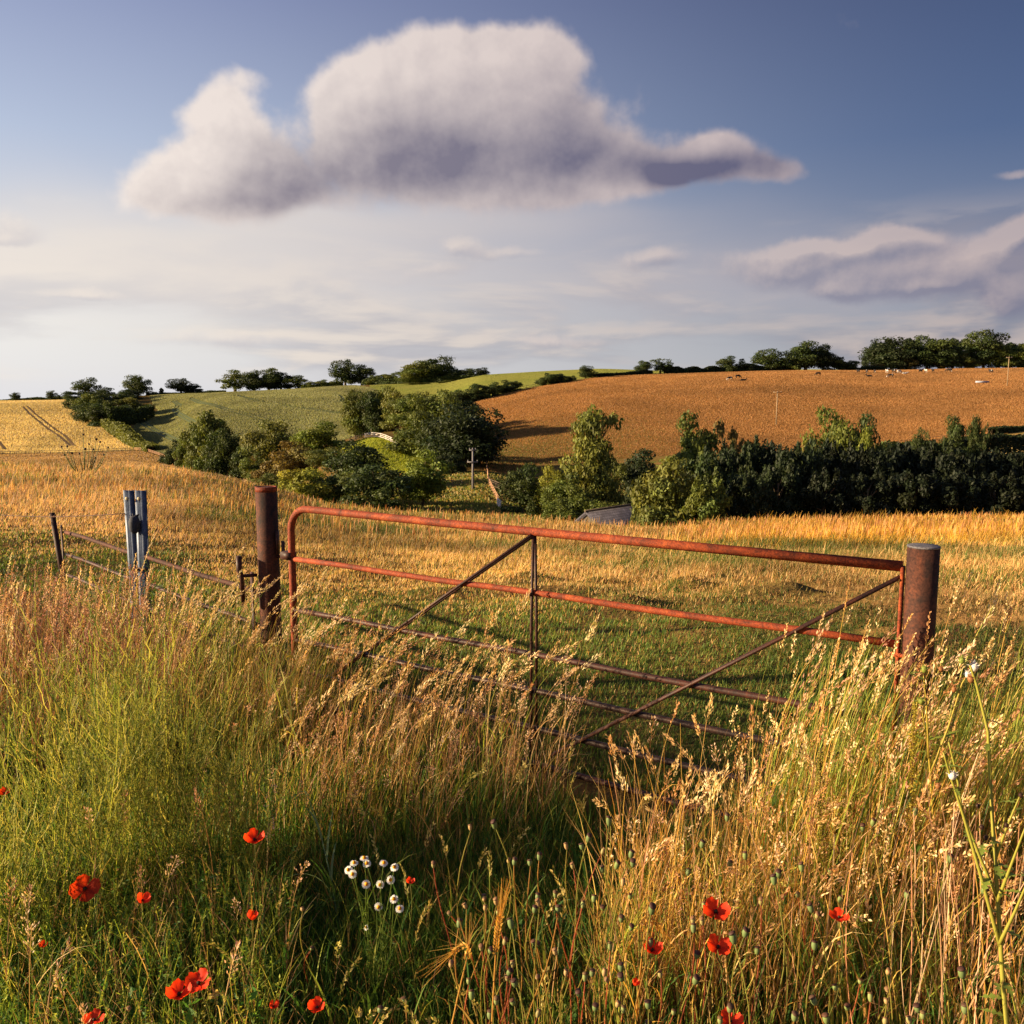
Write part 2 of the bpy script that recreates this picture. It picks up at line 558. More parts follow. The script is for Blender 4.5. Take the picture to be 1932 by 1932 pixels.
class S:
    """tiny expression wrapper round math nodes"""
    def __init__(self, s): self.s = s
    @staticmethod
    def op(kind, *a, clamp=False):
        n = NN.new('ShaderNodeMath'); n.operation = kind; n.use_clamp = clamp
        for k, v in enumerate(a):
            if isinstance(v, S): LL.new(v.s, n.inputs[k])
            else: n.inputs[k].default_value = float(v)
        return S(n.outputs[0])
    def __add__(s, o): return S.op('ADD', s, o)
    def __radd__(s, o): return S.op('ADD', s, o)
    def __sub__(s, o): return S.op('SUBTRACT', s, o)
    def __rsub__(s, o): return S.op('SUBTRACT', o, s)
    def __mul__(s, o): return S.op('MULTIPLY', s, o)
    def __rmul__(s, o): return S.op('MULTIPLY', s, o)


def sstep(x, a, b):
    n = NN.new('ShaderNodeMapRange'); n.interpolation_type = 'SMOOTHSTEP'; n.clamp = True
    LL.new(x.s, n.inputs[0]); n.inputs[1].default_value = a; n.inputs[2].default_value = b
    return S(n.outputs[0])


def sstep_lin(x, a, b):
    n = NN.new('ShaderNodeMapRange'); n.clamp = True
    LL.new(x.s, n.inputs[0]); n.inputs[1].default_value = a; n.inputs[2].default_value = b
    return S(n.outputs[0])


def vmath(kind, a, b=None):
    n = NN.new('ShaderNodeVectorMath'); n.operation = kind
    for k, v in enumerate((a, b)):
        if v is None: continue
        if isinstance(v, tuple): n.inputs[k].default_value = v
        else: LL.new(v, n.inputs[k])
    return n.outputs['Value'] if kind in ('DOT_PRODUCT', 'LENGTH') else n.outputs['Vector']


tc = NN.new('ShaderNodeTexCoord')
sep = NN.new('ShaderNodeSeparateXYZ'); LL.new(tc.outputs['Generated'], sep.inputs[0])
X, Y, Z = (S(sep.outputs[k]) for k in range(3))
AZI = S.op('ARCTAN2', X, Y)
ELE = S.op('ARCSINE', Z)
cmb = NN.new('ShaderNodeCombineXYZ'); LL.new(AZI.s, cmb.inputs[0]); LL.new(ELE.s, cmb.inputs[1])
Q0 = cmb.outputs[0]


def azel(u, v):
    a, s = ray(u, v)
    return math.atan2(a, 1), math.atan2(s, math.hypot(a, 1))


# cloud lumps: photo place, half width, half height (px), amount
LUMPS = [(760, 180, 120, 72, .9), (690, 155, 60, 46, .7), (830, 125, 80, 46, .7), (930, 105, 90, 42, .85), (1010, 108, 60, 36, .65), (1075, 118, 38, 22, .55),
         (648, 235, 42, 75, .75), (740, 280, 130, 85, 1.0), (900, 210, 170, 100, 1.1), (1020, 210, 80, 90, .7), (930, 320, 230, 60, 1.0), (1110, 330, 120, 42, .9),
         (1100, 255, 45, 45, .5), (1220, 312, 90, 34, .75), (1310, 312, 80, 32, .75), (1350, 274, 44, 26, .75), (1410, 303, 85, 34, .8), (1480, 318, 55, 22, .65), (1180, 262, 30, 16, .3),
         (395, 300, 85, 65, .95), (330, 330, 60, 50, .7), (300, 360, 60, 40, .55), (440, 215, 42, 50, .65), (395, 200, 40, 30, .35), (490, 165, 36, 22, .35), (460, 150, 28, 26, .3),
         (500, 330, 80, 75, .95), (420, 370, 120, 42, .8), (590, 375, 60, 30, .4), (350, 205, 30, 20, .25),]
DARKS = [(900, 295, 260, 100, 1.0), (1040, 250, 90, 90, .5), (800, 260, 120, 60, .6), (760, 340, 180, 55, .75), (1120, 280, 80, 70, .4), (1190, 305, 110, 36, .5), (1290, 318, 80, 26, .9), (1430, 322, 100, 34, 1.2), (1290, 322, 60, 24, .5), (1090, 180, 50, 50, .4), (700, 210, 50, 60, .2),
         (520, 345, 75, 65, .8), (440, 385, 130, 30, .7), (610, 340, 60, 60, .4), (860, 150, 80, 30, .15),]


SMALL = [(1900, 455, 42, 26, 1.0), (1925, 428, 26, 34, .9), (1905, 565, 44, 34, .9), (1915, 323, 42, 12, .8), (20, 418, 60, 22, .7), (20, 445, 50, 14, .6), (1235, 490, 60, 20, .8), (1560, 470, 130, 18, .8), (1700, 445, 70, 20, .9),
         (1480, 505, 150, 34, .75), (1650, 505, 200, 44, .85), (1830, 510, 140, 44, .75), (870, 458, 55, 16, .7), (970, 476, 100, 14, .7), (150, 560, 100, 13, .8), (1580, 548, 50, 18, .7), (1750, 545, 60, 16, .6),
         (420, 640, 240, 20, .7), (1050, 640, 190, 16, .7), (820, 500, 90, 14, .6), (640, 520, 200, 16, .5), (1320, 590, 60, 10, .5)]


def warp(q, ns, seed, amount, det=4):
    n1 = NN.new('ShaderNodeTexNoise'); n1.inputs['Scale'].default_value = ns; n1.inputs['Detail'].default_value = det; n1.inputs['Roughness'].default_value = .5 if ns < 12 else .58
    LL.new(vmath('ADD', q, (seed, seed * .7, 3.1)), n1.inputs['Vector'])
    wv = vmath('SUBTRACT', n1.outputs['Color'], (.5, .5, .5))
    sc = NN.new('ShaderNodeVectorMath'); sc.operation = 'SCALE'; LL.new(wv, sc.inputs[0]); sc.inputs['Scale'].default_value = amount
    return vmath('ADD', q, sc.outputs[0]), S(n1.outputs['Fac'])


def lump_sum(qw, blobs):
    tot = None
    for (u, v, rx, ry, amp) in blobs:
        a, e = azel(u, v)
        d = vmath('MULTIPLY', vmath('SUBTRACT', qw, (a, e, 0)), (F / rx, F / ry, 0))
        r2 = S(vmath('DOT_PRODUCT', d, d))
        b = S.op('POWER', 2.718, r2 * -1.0) * amp
        tot = b if tot is None else tot + b
    return tot


qa, na_ = warp(Q0, 7.0, 1.7, 0.040, 3)
qf, nf_ = warp(Q0, 15.0, 8.3, 0.0, 4)
D0 = lump_sum(qa, LUMPS) + (na_ - 0.5) * 0.9 + (nf_ - 0.5) * 1.35
alpha = sstep(D0, 0.28, 0.90)
qm, nm_ = warp(Q0, 13.0, 3.9, 0.030, 5)
E0 = lump_sum(qm, SMALL) + (nm_ - 0.5) * 1.2
alpha2 = sstep(E0, 0.25, 1.0)
qn, nn_ = warp(vmath('ADD', Q0, (-0.006, 0.009, 0)), 13.0, 3.9, 0.030, 5)
lit2 = sstep_lin(E0 - lump_sum(qn, SMALL) - (nn_ - 0.5) * 1.2, -0.25, 0.40)
qb, nb_ = warp(Q0, 6.0, 5.2, 0.05, 3)
qs, ns_ = warp(vmath('ADD', Q0, (-0.020, 0.022, 0)), 7.0, 1.7, 0.040, 3)
qg, nfs_ = warp(vmath('ADD', Q0, (-0.010, 0.010, 0)), 15.0, 8.3, 0.0, 4)
grad = (na_ - ns_) * 0.7 + (nf_ - nfs_) * 1.1
dark = sstep_lin(lump_sum(qb, DARKS) + (nb_ - 0.5) * 0.55 - grad * 1.1, 0.0, 1.62)

# low bands of thin cloud
def bands(loc, sx, sy, det=6):
    mp = NN.new('ShaderNodeMapping'); mp.inputs['Scale'].default_value = (sx, sy, 1); mp.inputs['Location'].default_value = loc
    LL.new(Q0, mp.inputs['Vector'])
    nb = NN.new('ShaderNodeTexNoise'); nb.inputs['Scale'].default_value = 1.0; nb.inputs['Detail'].default_value = det; nb.inputs['Roughness'].default_value = .52
    nb.inputs['Distortion'].default_value = .3
    LL.new(mp.outputs[0], nb.inputs['Vector'])
    return S(nb.outputs['Fac'])


B0, B1 = bands((4.3, 1.2, .6), 3.6, 17.0), bands((4.25, 1.42, .6), 3.6, 17.0)
band = sstep(ELE, 0.005, 0.05) * (1.0 - sstep(ELE, 0.13, 0.215))
veil = sstep(B0, 0.36, 0.58) * band
vlit = sstep(B0 - B1, -0.07, 0.09)
side = 1.0 - sstep(AZI, -0.62, 0.62)                                 # 1 toward the sun, 0 away


def rgb(c):
    n = NN.new('ShaderNodeRGB'); n.outputs[0].default_value = c; return n.outputs[0]


def mixs(fac, a, b, mode='MIX'):
    return mixc(nt, fac.s if isinstance(fac, S) else fac, a, b, mode)


sky = NN.new('ShaderNodeTexSky'); sky.sky_type = 'NISHITA'; sky.sun_disc = False
sky.sun_elevation = SUN_EL; sky.sun_rotation = SUN_AZ
sky.altitude = 50; sky.air_density = 1.0; sky.dust_density = 1.6; sky.ozone_density = 2.2
SKYK = 0.10
k = 1.0 / SKYK / 2 ** EXPO                                           # colours below are as seen; undo strength and exposure
def seen(r, g, b):
    c = srgb(r, g, b); return (c[0] * k, c[1] * k, c[2] * k, 1)


# hazy evening air: pale and warm toward the sun, slate blue away from it and overhead
def air(stops):
    n = NN.new('ShaderNodeValToRGB'); el = n.color_ramp.elements
    while len(el) < len(stops): el.new(.5)
    for e, (p, c) in zip(el, stops): e.position = p; e.color = srgb(*c)
    LL.new(sstep_lin(ELE, 0.0, 0.5).s, n.inputs['Fac'])
    return n.outputs['Color']
airl = air([(0.0, (232, 232, 238)), (.16, (240, 234, 230)), (.34, (206, 209, 220)), (.52, (184, 194, 216)), (.80, (144, 152, 188)), (1, (116, 126, 168))])
airr = air([(0.0, (166, 168, 178)), (.14, (138, 142, 160)), (.30, (104, 112, 140)), (.52, (64, 80, 122)), (.80, (50, 60, 100)), (1, (46, 54, 92))])
grade = mixs(side, airr, airl)
gm = NN.new('ShaderNodeVectorMath'); gm.operation = 'SCALE'; gm.inputs['Scale'].default_value = k; LL.new(grade, gm.inputs[0])
base = mixs(0.90, sky.outputs['Color'], gm.outputs[0])
shadow = mixs(side, rgb(seen(80, 84, 118)), rgb(seen(150, 141, 150)))
bright = mixs(side, rgb(seen(190, 172, 174)), rgb(seen(247, 235, 226)))
ccol = mixs(dark, bright, shadow)
vs = mixs(side, rgb(seen(124, 126, 144)), rgb(seen(206, 203, 206)))
vb = mixs(side, rgb(seen(190, 176, 172)), rgb(seen(244, 233, 220)))
vcol = mixs(vlit, vs, vb)
c = mixs(veil * 0.88, base, vcol)
# thin bright veil below the big cloud on the sun's side
glow = lump_sum(qb, [(300, 480, 620, 90, .85), (980, 415, 300, 40, .45), (560, 400, 200, 40, .35), (1250, 540, 500, 80, .35), (1700, 500, 330, 60, .35)])
c = mixs(S.op('MINIMUM', glow, 0.8), c, mixs(side, rgb(seen(172, 162, 170)), rgb(seen(236, 227, 219))))
c = mixs(alpha2 * 0.72, c, mixs(lit2, mixs(side, rgb(seen(124, 124, 146)), rgb(seen(196, 192, 198))), mixs(side, rgb(seen(198, 180, 178)), rgb(seen(246, 234, 222)))))
c = mixs(alpha * 0.97, c, ccol)
bg = NN.new('ShaderNodeBackground'); bg.inputs['Strength'].default_value = SKYK
LL.new(c, bg.inputs['Color'])
wo = NN.new('ShaderNodeOutputWorld'); LL.new(bg.outputs[0], wo.inputs['Surface'])
w.cycles.sampling_method = 'MANUAL'; w.cycles.sample_map_resolution = 512

cam = bpy.data.cameras.new('camera'); cam.sensor_width = 36; cam.lens = 36 * F / 1932; cam.clip_start = 0.05; cam.clip_end = 20000
co = bpy.data.objects.new('camera', cam); COL.objects.link(co)
co.location = (0, 0, CAMZ); co.rotation_euler = (math.pi / 2 - PITCH, 0, 0)
scene.camera = co
vs_ = scene.view_settings
vs_.view_transform = 'Standard'; vs_.look = 'None'; vs_.exposure = EXPO; vs_.gamma = 1.0; vs_.use_curve_mapping = False
scene.cycles.max_bounces = 6; scene.cycles.diffuse_bounces = 3; scene.cycles.transmission_bounces = 3; scene.cycles.transparent_max_bounces = 4
scene.cycles.sample_clamp_indirect = 6

# ------------------------------------------------------------------ trees: a few crowns grown leaf by leaf, copied with their own size and tint
leaf_mat = plant_mat('tree_leaves', 0.30, True)
bark_mat = plain_mat('tree_bark', srgb(70, 58, 44), srgb(104, 88, 66), 14, stretch=(1, 1, .2))


def crown_mesh(kind, seed):
    """unit tree (1 wide, 1 tall, standing on z=0): leaf sprays in clumps over the crown's volume"""
    r = np.random.default_rng(seed)
    cl = []                                                          # clumps: x, y, z, rx, rz

    def ell(n, c, rad, rc, zmin=0.0, fill=.35):
        k = 0
        while k < n:
            d = r.normal(size=3); d /= np.linalg.norm(d)
            rr_ = r.uniform(fill, 1) ** .6 if r.random() < .8 else r.uniform(0, fill)
            p = np.array(c) + d * np.array(rad) * rr_
            if p[2] < zmin: continue
            cl.append((*p, r.uniform(*rc), r.uniform(*rc) * r.uniform(.7, 1.0))); k += 1
    if kind == 'oak':
        ell(26, (0, 0, .54), (.37, .37, .36), (.10, .17), .14)
        ell(18, (r.uniform(-.1, .1), 0, .22), (.36, .34, .16), (.09, .14), .05)
    elif kind == 'oak_open':
        ell(22, (0, 0, .58), (.38, .38, .32), (.08, .15), .20)
        ell(14, (.10, 0, .24), (.32, .32, .16), (.07, .12), .07)
    elif kind == 'round':
        ell(34, (0, 0, .50), (.35, .35, .39), (.10, .16), .06)
        ell(14, (0, 0, .18), (.34, .34, .14), (.10, .14), .03)
    elif kind == 'lobed':
        ell(14, (-.14, 0, .58), (.24, .30, .34), (.10, .15), .06)
        ell(12, (.2, .05, .40), (.2, .26, .30), (.09, .14), .05)
        ell(8, (0, 0, .2), (.38, .36, .14), (.09, .13), .04)
    elif kind == 'bush':
        ell(30, (0, 0, .34), (.38, .38, .48), (.09, .15), .02)
    elif kind == 'tall':
        ell(18, (0, 0, .62), (.28, .28, .30), (.10, .17), .1)
        ell(20, (0, 0, .26), (.36, .36, .24), (.10, .16), .03)
    elif kind == 'conifer':
        for k in range(40):
            z = r.uniform(.04, .93) ** .85
            w_ = .40 * (1 - z) ** .62 + .04
            a = r.uniform(0, 6.283); q_ = w_ * r.uniform(.55, 1)
            cl.append((q_ * math.cos(a), q_ * math.sin(a), z, r.uniform(.08, .13), r.uniform(.06, .12)))
        for k in range(5):
            cl.append((r.uniform(-.06, .06), r.uniform(-.06, .06), r.uniform(.86, .95), .05, .05))
    elif kind == 'hedge_tree':                                       # ragged upright evergreen with leaders
        for k in range(44):
            z = r.uniform(.03, .86)
            w_ = .40 * (1 - max(0, z - .45) * 1.0)
            a = r.uniform(0, 6.283); q_ = w_ * r.uniform(.5, 1.05)
            cl.append((q_ * math.cos(a), q_ * math.sin(a), z, r.uniform(.08, .14), r.uniform(.08, .14)))
        for k in range(6):
            x_, y_ = r.uniform(-.26, .26, 2); h_ = r.uniform(.84, .96)
            for s in range(3): cl.append((x_, y_, h_ - s * .07, .035 + .02 * s, .05))
    elif kind == 'ivy':                                              # old trunk smothered in ivy, a knob of branches on top
        ell(12, (-.02, 0, .86), (.17, .18, .12), (.08, .13), .66)
        ell(7, (.24, 0, .90), (.12, .10, .05), (.04, .08), .7)
        ell(12, (-.02, 0, .66), (.20, .20, .18), (.10, .15), .4)
        ell(16, (-.05, 0, .38), (.26, .26, .22), (.11, .17), .1)
        ell(14, (0, 0, .14), (.40, .36, .12), (.10, .15), .02)
    elif kind == 'sparse':
        ell(22, (0, 0, .56), (.38, .38, .36), (.06, .11), .14)
    elif kind == 'hedge':                                            # one metre of a clipped field hedge is too little: a run 1 long
        for k in range(60):
            cl.append((r.uniform(-.48, .48), r.uniform(-.3, .3), r.uniform(.1, .86), .05, r.uniform(.10, .18)))
    n_leaf = {'oak': 8500, 'oak_open': 5200, 'sparse': 4200, 'ivy': 9000, 'hedge': 6500, 'hedge_tree': 11000}.get(kind, 8500)
    cl = np.array(cl)
    wgt = cl[:, 3] ** 1.6; wgt /= wgt.sum()
    k = r.choice(len(cl), n_leaf, p=wgt)
    d = r.normal(size=(n_leaf, 3)); d /= np.linalg.norm(d, axis=1)[:, None]
    d[:, 2] = np.where((d[:, 2] < -.3) & (r.random(n_leaf) < .25), -d[:, 2], d[:, 2])
    rad = r.uniform(.55, 1.12, n_leaf) * np.where(r.random(n_leaf) < .08, 1.25, 1.0)
    pos = cl[k, :3] + d * rad[:, None] * cl[k][:, [3, 3, 4]]
    pos[:, 2] = np.maximum(pos[:, 2], .004)
    keep = fbm(pos[:, 0] * 7 + seed, pos[:, 2] * 7 + pos[:, 1] * 5, seed, 3) > (.36 if kind in ('sparse', 'oak_open') else .27)
    pos, d, k = pos[keep], d[keep], k[keep]
    fx = .5 / np.percentile(np.abs(pos[:, :2]), 97); fz = 1 / np.percentile(pos[:, 2], 99.6)
    if kind == 'hedge': fx = 1.0
    pos = pos * np.array([fx, fx, fz]); cl[:, :3] *= np.array([fx, fx, fz])
    n = len(pos)
    nrm = d * .8 + r.normal(size=(n, 3)) * .55 + np.array([0, 0, .25]); nrm /= np.linalg.norm(nrm, axis=1)[:, None]
    t = np.cross(nrm, r.normal(size=(n, 3))); t /= np.linalg.norm(t, axis=1)[:, None]
    b = np.cross(nrm, t)
    s = r.uniform(.011, .024, n)[:, None] * (1.15 if kind != 'hedge' else .8)
    V = np.stack([pos - t * s * 1.5, pos - b * s * r.uniform(.5, 1, (n, 1)), pos + t * s * 1.5, pos + b * s * r.uniform(.5, 1, (n, 1))], 1).reshape(-1, 3)
    tone = r.uniform(.72, 1.25, len(cl))[k] * r.uniform(.7, 1.35, n)
    warm = r.uniform(-.12, .16, len(cl))[k]
    c = np.stack([tone * (1 + warm), tone, tone * (1 - warm)], 1)
    g = Geo(); g.add(V, np.arange(4 * n).reshape(-1, 4), np.repeat(c, 4, 0))
    me = g.mesh('crown_' + kind, leaf_mat)
    # trunk and limbs
    th = {'oak': .40, 'oak_open': .44, 'ivy': .7, 'sparse': .45, 'conifer': .85, 'hedge_tree': .8}.get(kind, .42)
    g = Geo()
    rt = .045 if kind in ('oak', 'oak_open') else .03
    tube([(0, 0, -.04), (.006, .004, th * .3), (-.01, .006, th * .7), (0, 0, th)], [rt * 1.35, rt, rt * .85, rt * .55], 7, geo=g)
    for j in r.choice(len(cl), min(9, len(cl)), replace=False):
        p = cl[j, :3]; z0 = min(th * r.uniform(.55, .98), max(.04, p[2] - .05))
        tube([(0, 0, z0), (p[0] * .45, p[1] * .45, z0 + (p[2] - z0) * .6), tuple(p)], [rt * .5, rt * .3, rt * .1], 5, geo=g)
    return me, g.mesh('trunk_' + kind, bark_mat, True)


KINDS_ = {}
def variant(kind, seed):
    if (kind, seed) not in KINDS_: KINDS_[(kind, seed)] = crown_mesh(kind, seed)
    return KINDS_[(kind, seed)]


TI = {'dark': srgb(62, 74, 34), 'mid': srgb(90, 99, 40), 'olive': srgb(102, 106, 46), 'bright': srgb(104, 116, 42), 'gold': srgb(136, 136, 50),
      'brown': srgb(110, 98, 52), 'deep': srgb(46, 56, 30), 'black': srgb(34, 41, 23)}
TREES_N = 0
WIDE = {'hedge_tree': 1.25, 'bush': 1.1, 'tall': 1.12, 'round': 1.1, 'ivy': 1.0}


def tree(u, vtop, wpx, y, kind, tint, label, cat='tree', group=None, name='tree', seed=None, depth=1.0, crown_name='crown'):
    global TREES_N
    TREES_N += 1
    sd = seed if seed is not None else TREES_N % 3
    cm, tm = variant(kind, sd)
    p = ground_at(u, y)
    h = max(1.0, CAMZ + ray(u, vtop)[1] * y - p.z)
    if y > 470: h *= 1.10
    wd = wpx * y / F * WIDE.get(kind, 1.05)
    o = empty(name, p, label, cat, group, random.uniform(-.5, .5) if kind == 'ivy' else random.uniform(0, 6.28))
    o.scale = (wd, wd * depth, h)
    c = link(crown_name, cm, o); k = random.uniform(.9, 1.1); t = TI[tint]
    c.color = (t[0] * k, t[1] * k, t[2] * k, 1)
    link('trunk', tm, o)
    return o


# (u, top v, width px, distance, kind, tint, label, group, name)
LEFT = 'trees along the far left skyline'
T = []
def add(*a, **k): T.append((a, k))
add(38, 742, 15, 690, 'round', 'dark', 'small round tree alone in the hedge above the striped wheat field', 'tree', LEFT)
add(106, 739, 16, 690, 'round', 'dark', 'small dark tree at the hedge top just left of the dark copse', 'tree', LEFT)
add(120, 746, 14, 688, 'bush', 'dark', 'low dark bush touching the left side of the copse on the skyline', 'bush', LEFT, name='bush')
add(176, 717, 48, 640, 'oak_open', 'dark', 'spreading flat topped tree rising out of the dark copse above the wheat field', 'oak tree', LEFT, name='oak_tree')
CP_ = 'trees of the dark copse above the wheat field'
CL_ = 'dark tree in the dense copse between wheat field and green field'
for (u, vt, w_, y, kd, tn) in [(150, 741, 40, 620, 'bush', 'dark'), (205, 735, 46, 610, 'bush', 'deep'), (235, 738, 42, 610, 'bush', 'dark'), (252, 737, 34, 630, 'round', 'deep'),
                               (172, 748, 46, 550, 'round', 'mid'), (205, 751, 50, 545, 'bush', 'mid'), (238, 754, 46, 545, 'bush', 'olive'), (262, 757, 38, 550, 'bush', 'olive'), (190, 740, 44, 585, 'round', 'dark'),
                               (166, 764, 40, 512, 'round', 'dark'), (190, 766, 46, 500, 'bush', 'dark'), (220, 766, 46, 508, 'bush', 'mid'), (150, 754, 36, 580, 'bush', 'dark'), (245, 768, 40, 515, 'bush', 'dark')]:
    add(u, vt, w_, y, kd, tn, CL_, 'tree', CP_)
add(268, 712, 43, 670, 'oak', 'dark', 'round open crowned tree on the skyline just right of the dark copse', 'oak tree', LEFT, name='oak_tree')
add(348, 717, 40, 675, 'oak', 'deep', 'larger of two joined dome trees alone on the green field skyline', 'oak tree', LEFT, name='oak_tree')
add(372, 726, 28, 678, 'oak', 'deep', 'smaller right hand partner of the two joined dome trees on the skyline', 'oak tree', LEFT, name='oak_tree')
add(312, 733, 9, 680, 'conifer', 'dark', 'tiny pointed conifer on the skyline left of the joined dome trees', 'conifer', LEFT, name='conifer')
add(294, 739, 16, 680, 'bush', 'dark', 'low bush on the skyline between the round tree and tiny conifer', 'bush', LEFT, name='bush')
add(327, 741, 22, 680, 'bush', 'dark', 'low hedge bush at the left foot of the dome trees', 'bush', LEFT, name='bush')
add(402, 737, 14, 675, 'bush', 'dark', 'small lone bush right of the joined dome trees on the skyline', 'bush', LEFT, name='bush')
add(418, 740, 10, 672, 'bush', 'dark', 'tiny bush left of the pale willow like crown on the skyline', 'bush', LEFT, name='bush')
add(449, 702, 56, 660, 'oak_open', 'mid', 'airy tree with sky showing through at the left end of the skyline grove', 'tree', LEFT)
add(485, 706, 46, 660, 'oak', 'dark', 'dense dark tree second from left in the skyline grove', 'tree', LEFT)
add(512, 699, 52, 662, 'oak', 'dark', 'tallest dark tree in the middle of the left skyline grove', 'tree', LEFT)
add(535, 706, 44, 660, 'oak', 'deep', 'dense dark tree right of the tallest one in the skyline grove', 'tree', LEFT)
add(568, 711, 44, 658, 'oak_open', 'mid', 'small see through tree at the right end of the skyline grove', 'tree', LEFT)
for k, (u, vt, w_) in enumerate([(592, 722, 26), (612, 718, 26), (632, 716, 24)]):
    add(u, vt, w_, 650, 'bush', 'mid', 'green scrub bush on the skyline between grove and tall pair of trees', 'bush', 'scrub on the skyline', name='bush')
MID = 'trees on the hilltop above the green field'
add(655, 684, 44, 640, 'oak', 'dark', 'tall round tree, left of the close pair on the hilltop', 'tree', MID)
add(686, 692, 40, 640, 'oak', 'dark', 'shorter right hand tree of the close pair on the hilltop', 'tree', MID)
for (u, vt, w_) in [(704, 712, 30), (722, 708, 30), (742, 706, 30), (758, 709, 26)]:
    add(u, vt, w_, 625, 'bush', 'mid', 'rounded scrub bush filling the gap between the two hilltop tree groups', 'bush', 'scrub on the hilltop', name='bush')
add(775, 700, 44, 610, 'round', 'mid', 'left shoulder tree of the large dome shaped hilltop clump', 'tree', MID)
add(802, 685, 66, 612, 'round', 'mid', 'broad middle tree of the large dome shaped hilltop clump', 'tree', MID)
add(831, 678, 54, 612, 'round', 'dark', 'tallest dark tree of the dome shaped hilltop clump', 'tree', MID)
add(866, 700, 32, 606, 'round', 'dark', 'first of three shorter trees right of the dome shaped clump', 'tree', MID)
add(886, 697, 32, 606, 'round', 'dark', 'pointed middle one of three shorter trees right of the dome clump', 'tree', MID)
add(910, 695, 22, 604, 'round', 'deep', 'last small detached tree at the right end of the hilltop clump', 'tree', MID)
for (u, vt, w_, y) in [(780, 722, 26, 585), (800, 722, 24, 580), (835, 724, 22, 575), (850, 720, 20, 575)]:
    add(u, vt, w_, y, 'bush', 'olive', 'low green bush at the foot of the dome shaped hilltop clump', 'bush', 'bushes under the hilltop clump', name='bush')
HB = 'bushes along the upper fence of the orange pasture'
HBL = 'dark bush in the broken hedge along the top left pasture fence'
for (u, vt, w_, y) in [(866, 736, 36, 408), (888, 731, 40, 410), (908, 725, 38, 412), (925, 727, 26, 415), (944, 718, 40, 422), (962, 720, 24, 425)]:
    add(u, vt, w_, y, 'bush', 'dark', HBL, 'bush', HB, name='bush')
add(975, 719, 18, 428, 'bush', 'dark', 'small bush at the gap in the top left pasture hedge', 'bush', HB, name='bush')
add(1026, 704, 30, 437, 'bush', 'dark', 'tallest bush of the clump where the upland field meets the pasture', 'bush', HB, name='bush')
add(1043, 706, 24, 440, 'bush', 'dark', 'middle bush of the clump between upland field and pasture', 'bush', HB, name='bush')
add(1058, 705, 24, 442, 'bush', 'deep', 'right bush of the clump between upland field and pasture', 'bush', HB, name='bush')
add(1074, 709, 20, 446, 'bush', 'deep', 'low bush trailing right from the clump on the pasture fence', 'bush', HB, name='bush')
add(1103, 690, 24, 455, 'round', 'dark', 'lone round tree standing on the upper pasture fence', 'tree', HB)
add(1120, 702, 22, 458, 'bush', 'deep', 'low bush just right of the lone round tree on the pasture fence', 'bush', HB, name='bush')
RS = 'trees on the skyline above the orange pasture'
add(1210, 683, 26, 480, 'oak', 'dark', 'small dark tree left of an airy one on the pasture skyline', 'tree', RS)
add(1242, 679, 36, 482, 'oak_open', 'dark', 'airy little tree with gaps at the left end of the pasture skyline', 'tree', RS)
add(1367, 675, 36, 492, 'bush', 'dark', 'low dome bush rising from the skyline hedge left of the oaks', 'bush', RS, name='bush')
add(1403, 680, 32, 492, 'bush', 'deep', 'low spreading bush between dome bush and first oak on the skyline', 'bush', RS, name='bush')
add(1448, 663, 58, 495, 'oak', 'dark', 'dome shaped oak, left and lower of two big skyline oaks', 'oak tree', RS, name='oak_tree')
add(1512, 650, 66, 496, 'oak', 'dark', 'tallest broad oak on the middle of the pasture skyline', 'oak tree', RS, name='oak_tree')
add(1545, 656, 44, 498, 'oak', 'deep', 'shorter oak joined to the right of the tallest skyline oak', 'oak tree', RS, name='oak_tree')
add(1490, 676, 34, 494, 'bush', 'mid', 'bright low bush at the left foot of the tallest skyline oak', 'bush', RS, name='bush')
for (u, vt, w_) in [(1566, 676, 32), (1588, 677, 34), (1602, 682, 22)]:
    add(u, vt, w_, 496, 'bush', 'dark', 'low round bush in the run right of the big skyline oaks', 'bush', 'bushes right of the skyline oaks', name='bush')
WD = 'trees of the dark wood on the right skyline'
for (u, vt) in [(1640, 652), (1662, 646), (1700, 645), (1715, 648), (1762, 646), (1785, 645), (1808, 646), (1868, 650), (1890, 652), (1912, 653), (1935, 650), (1960, 648), (1990, 646)]:
    add(u, vt, 34, 535, 'conifer', 'deep', 'dark conifer in the back row of the wood on the right skyline', 'conifer', WD, name='conifer')
WB = 'trees along the front of the right hand wood'
add(1672, 644, 80, 512, 'round', 'deep', 'massive dark rounded tree at the left end of the right wood', 'tree', WB)
add(1738, 641, 72, 508, 'round', 'dark', 'broad green tree second from left in the front of the right wood', 'tree', WB)
add(1786, 659, 44, 506, 'tall', 'dark', 'small pointed green tree in front of the dark right wood', 'tree', WB)
add(1815, 668, 36, 505, 'bush', 'olive', 'low olive bush left of the tallest tree of the right wood', 'bush', WB, name='bush')
add(1843, 631, 66, 508, 'tall', 'dark', 'tallest two pointed green tree of the right wood', 'tree', WB)
add(1872, 656, 46, 505, 'tall', 'mid', 'small cone shaped tree right of the tallest tree in the wood', 'tree', WB)
add(1916, 653, 48, 505, 'round', 'mid', 'rounded green tree by the pole at the right edge of the wood', 'tree', WB)
add(1965, 640, 60, 508, 'round', 'dark', 'tree at the far right end of the wood cut by the picture edge', 'tree', WB)
for (u, vt, w_) in [(1705, 678, 26), (1765, 676, 24), (1642, 688, 24)]:
    add(u, vt, w_, 504, 'bush', 'brown', 'low brownish bush at the foot of the right skyline wood', 'bush', 'bushes under the right wood', name='bush')

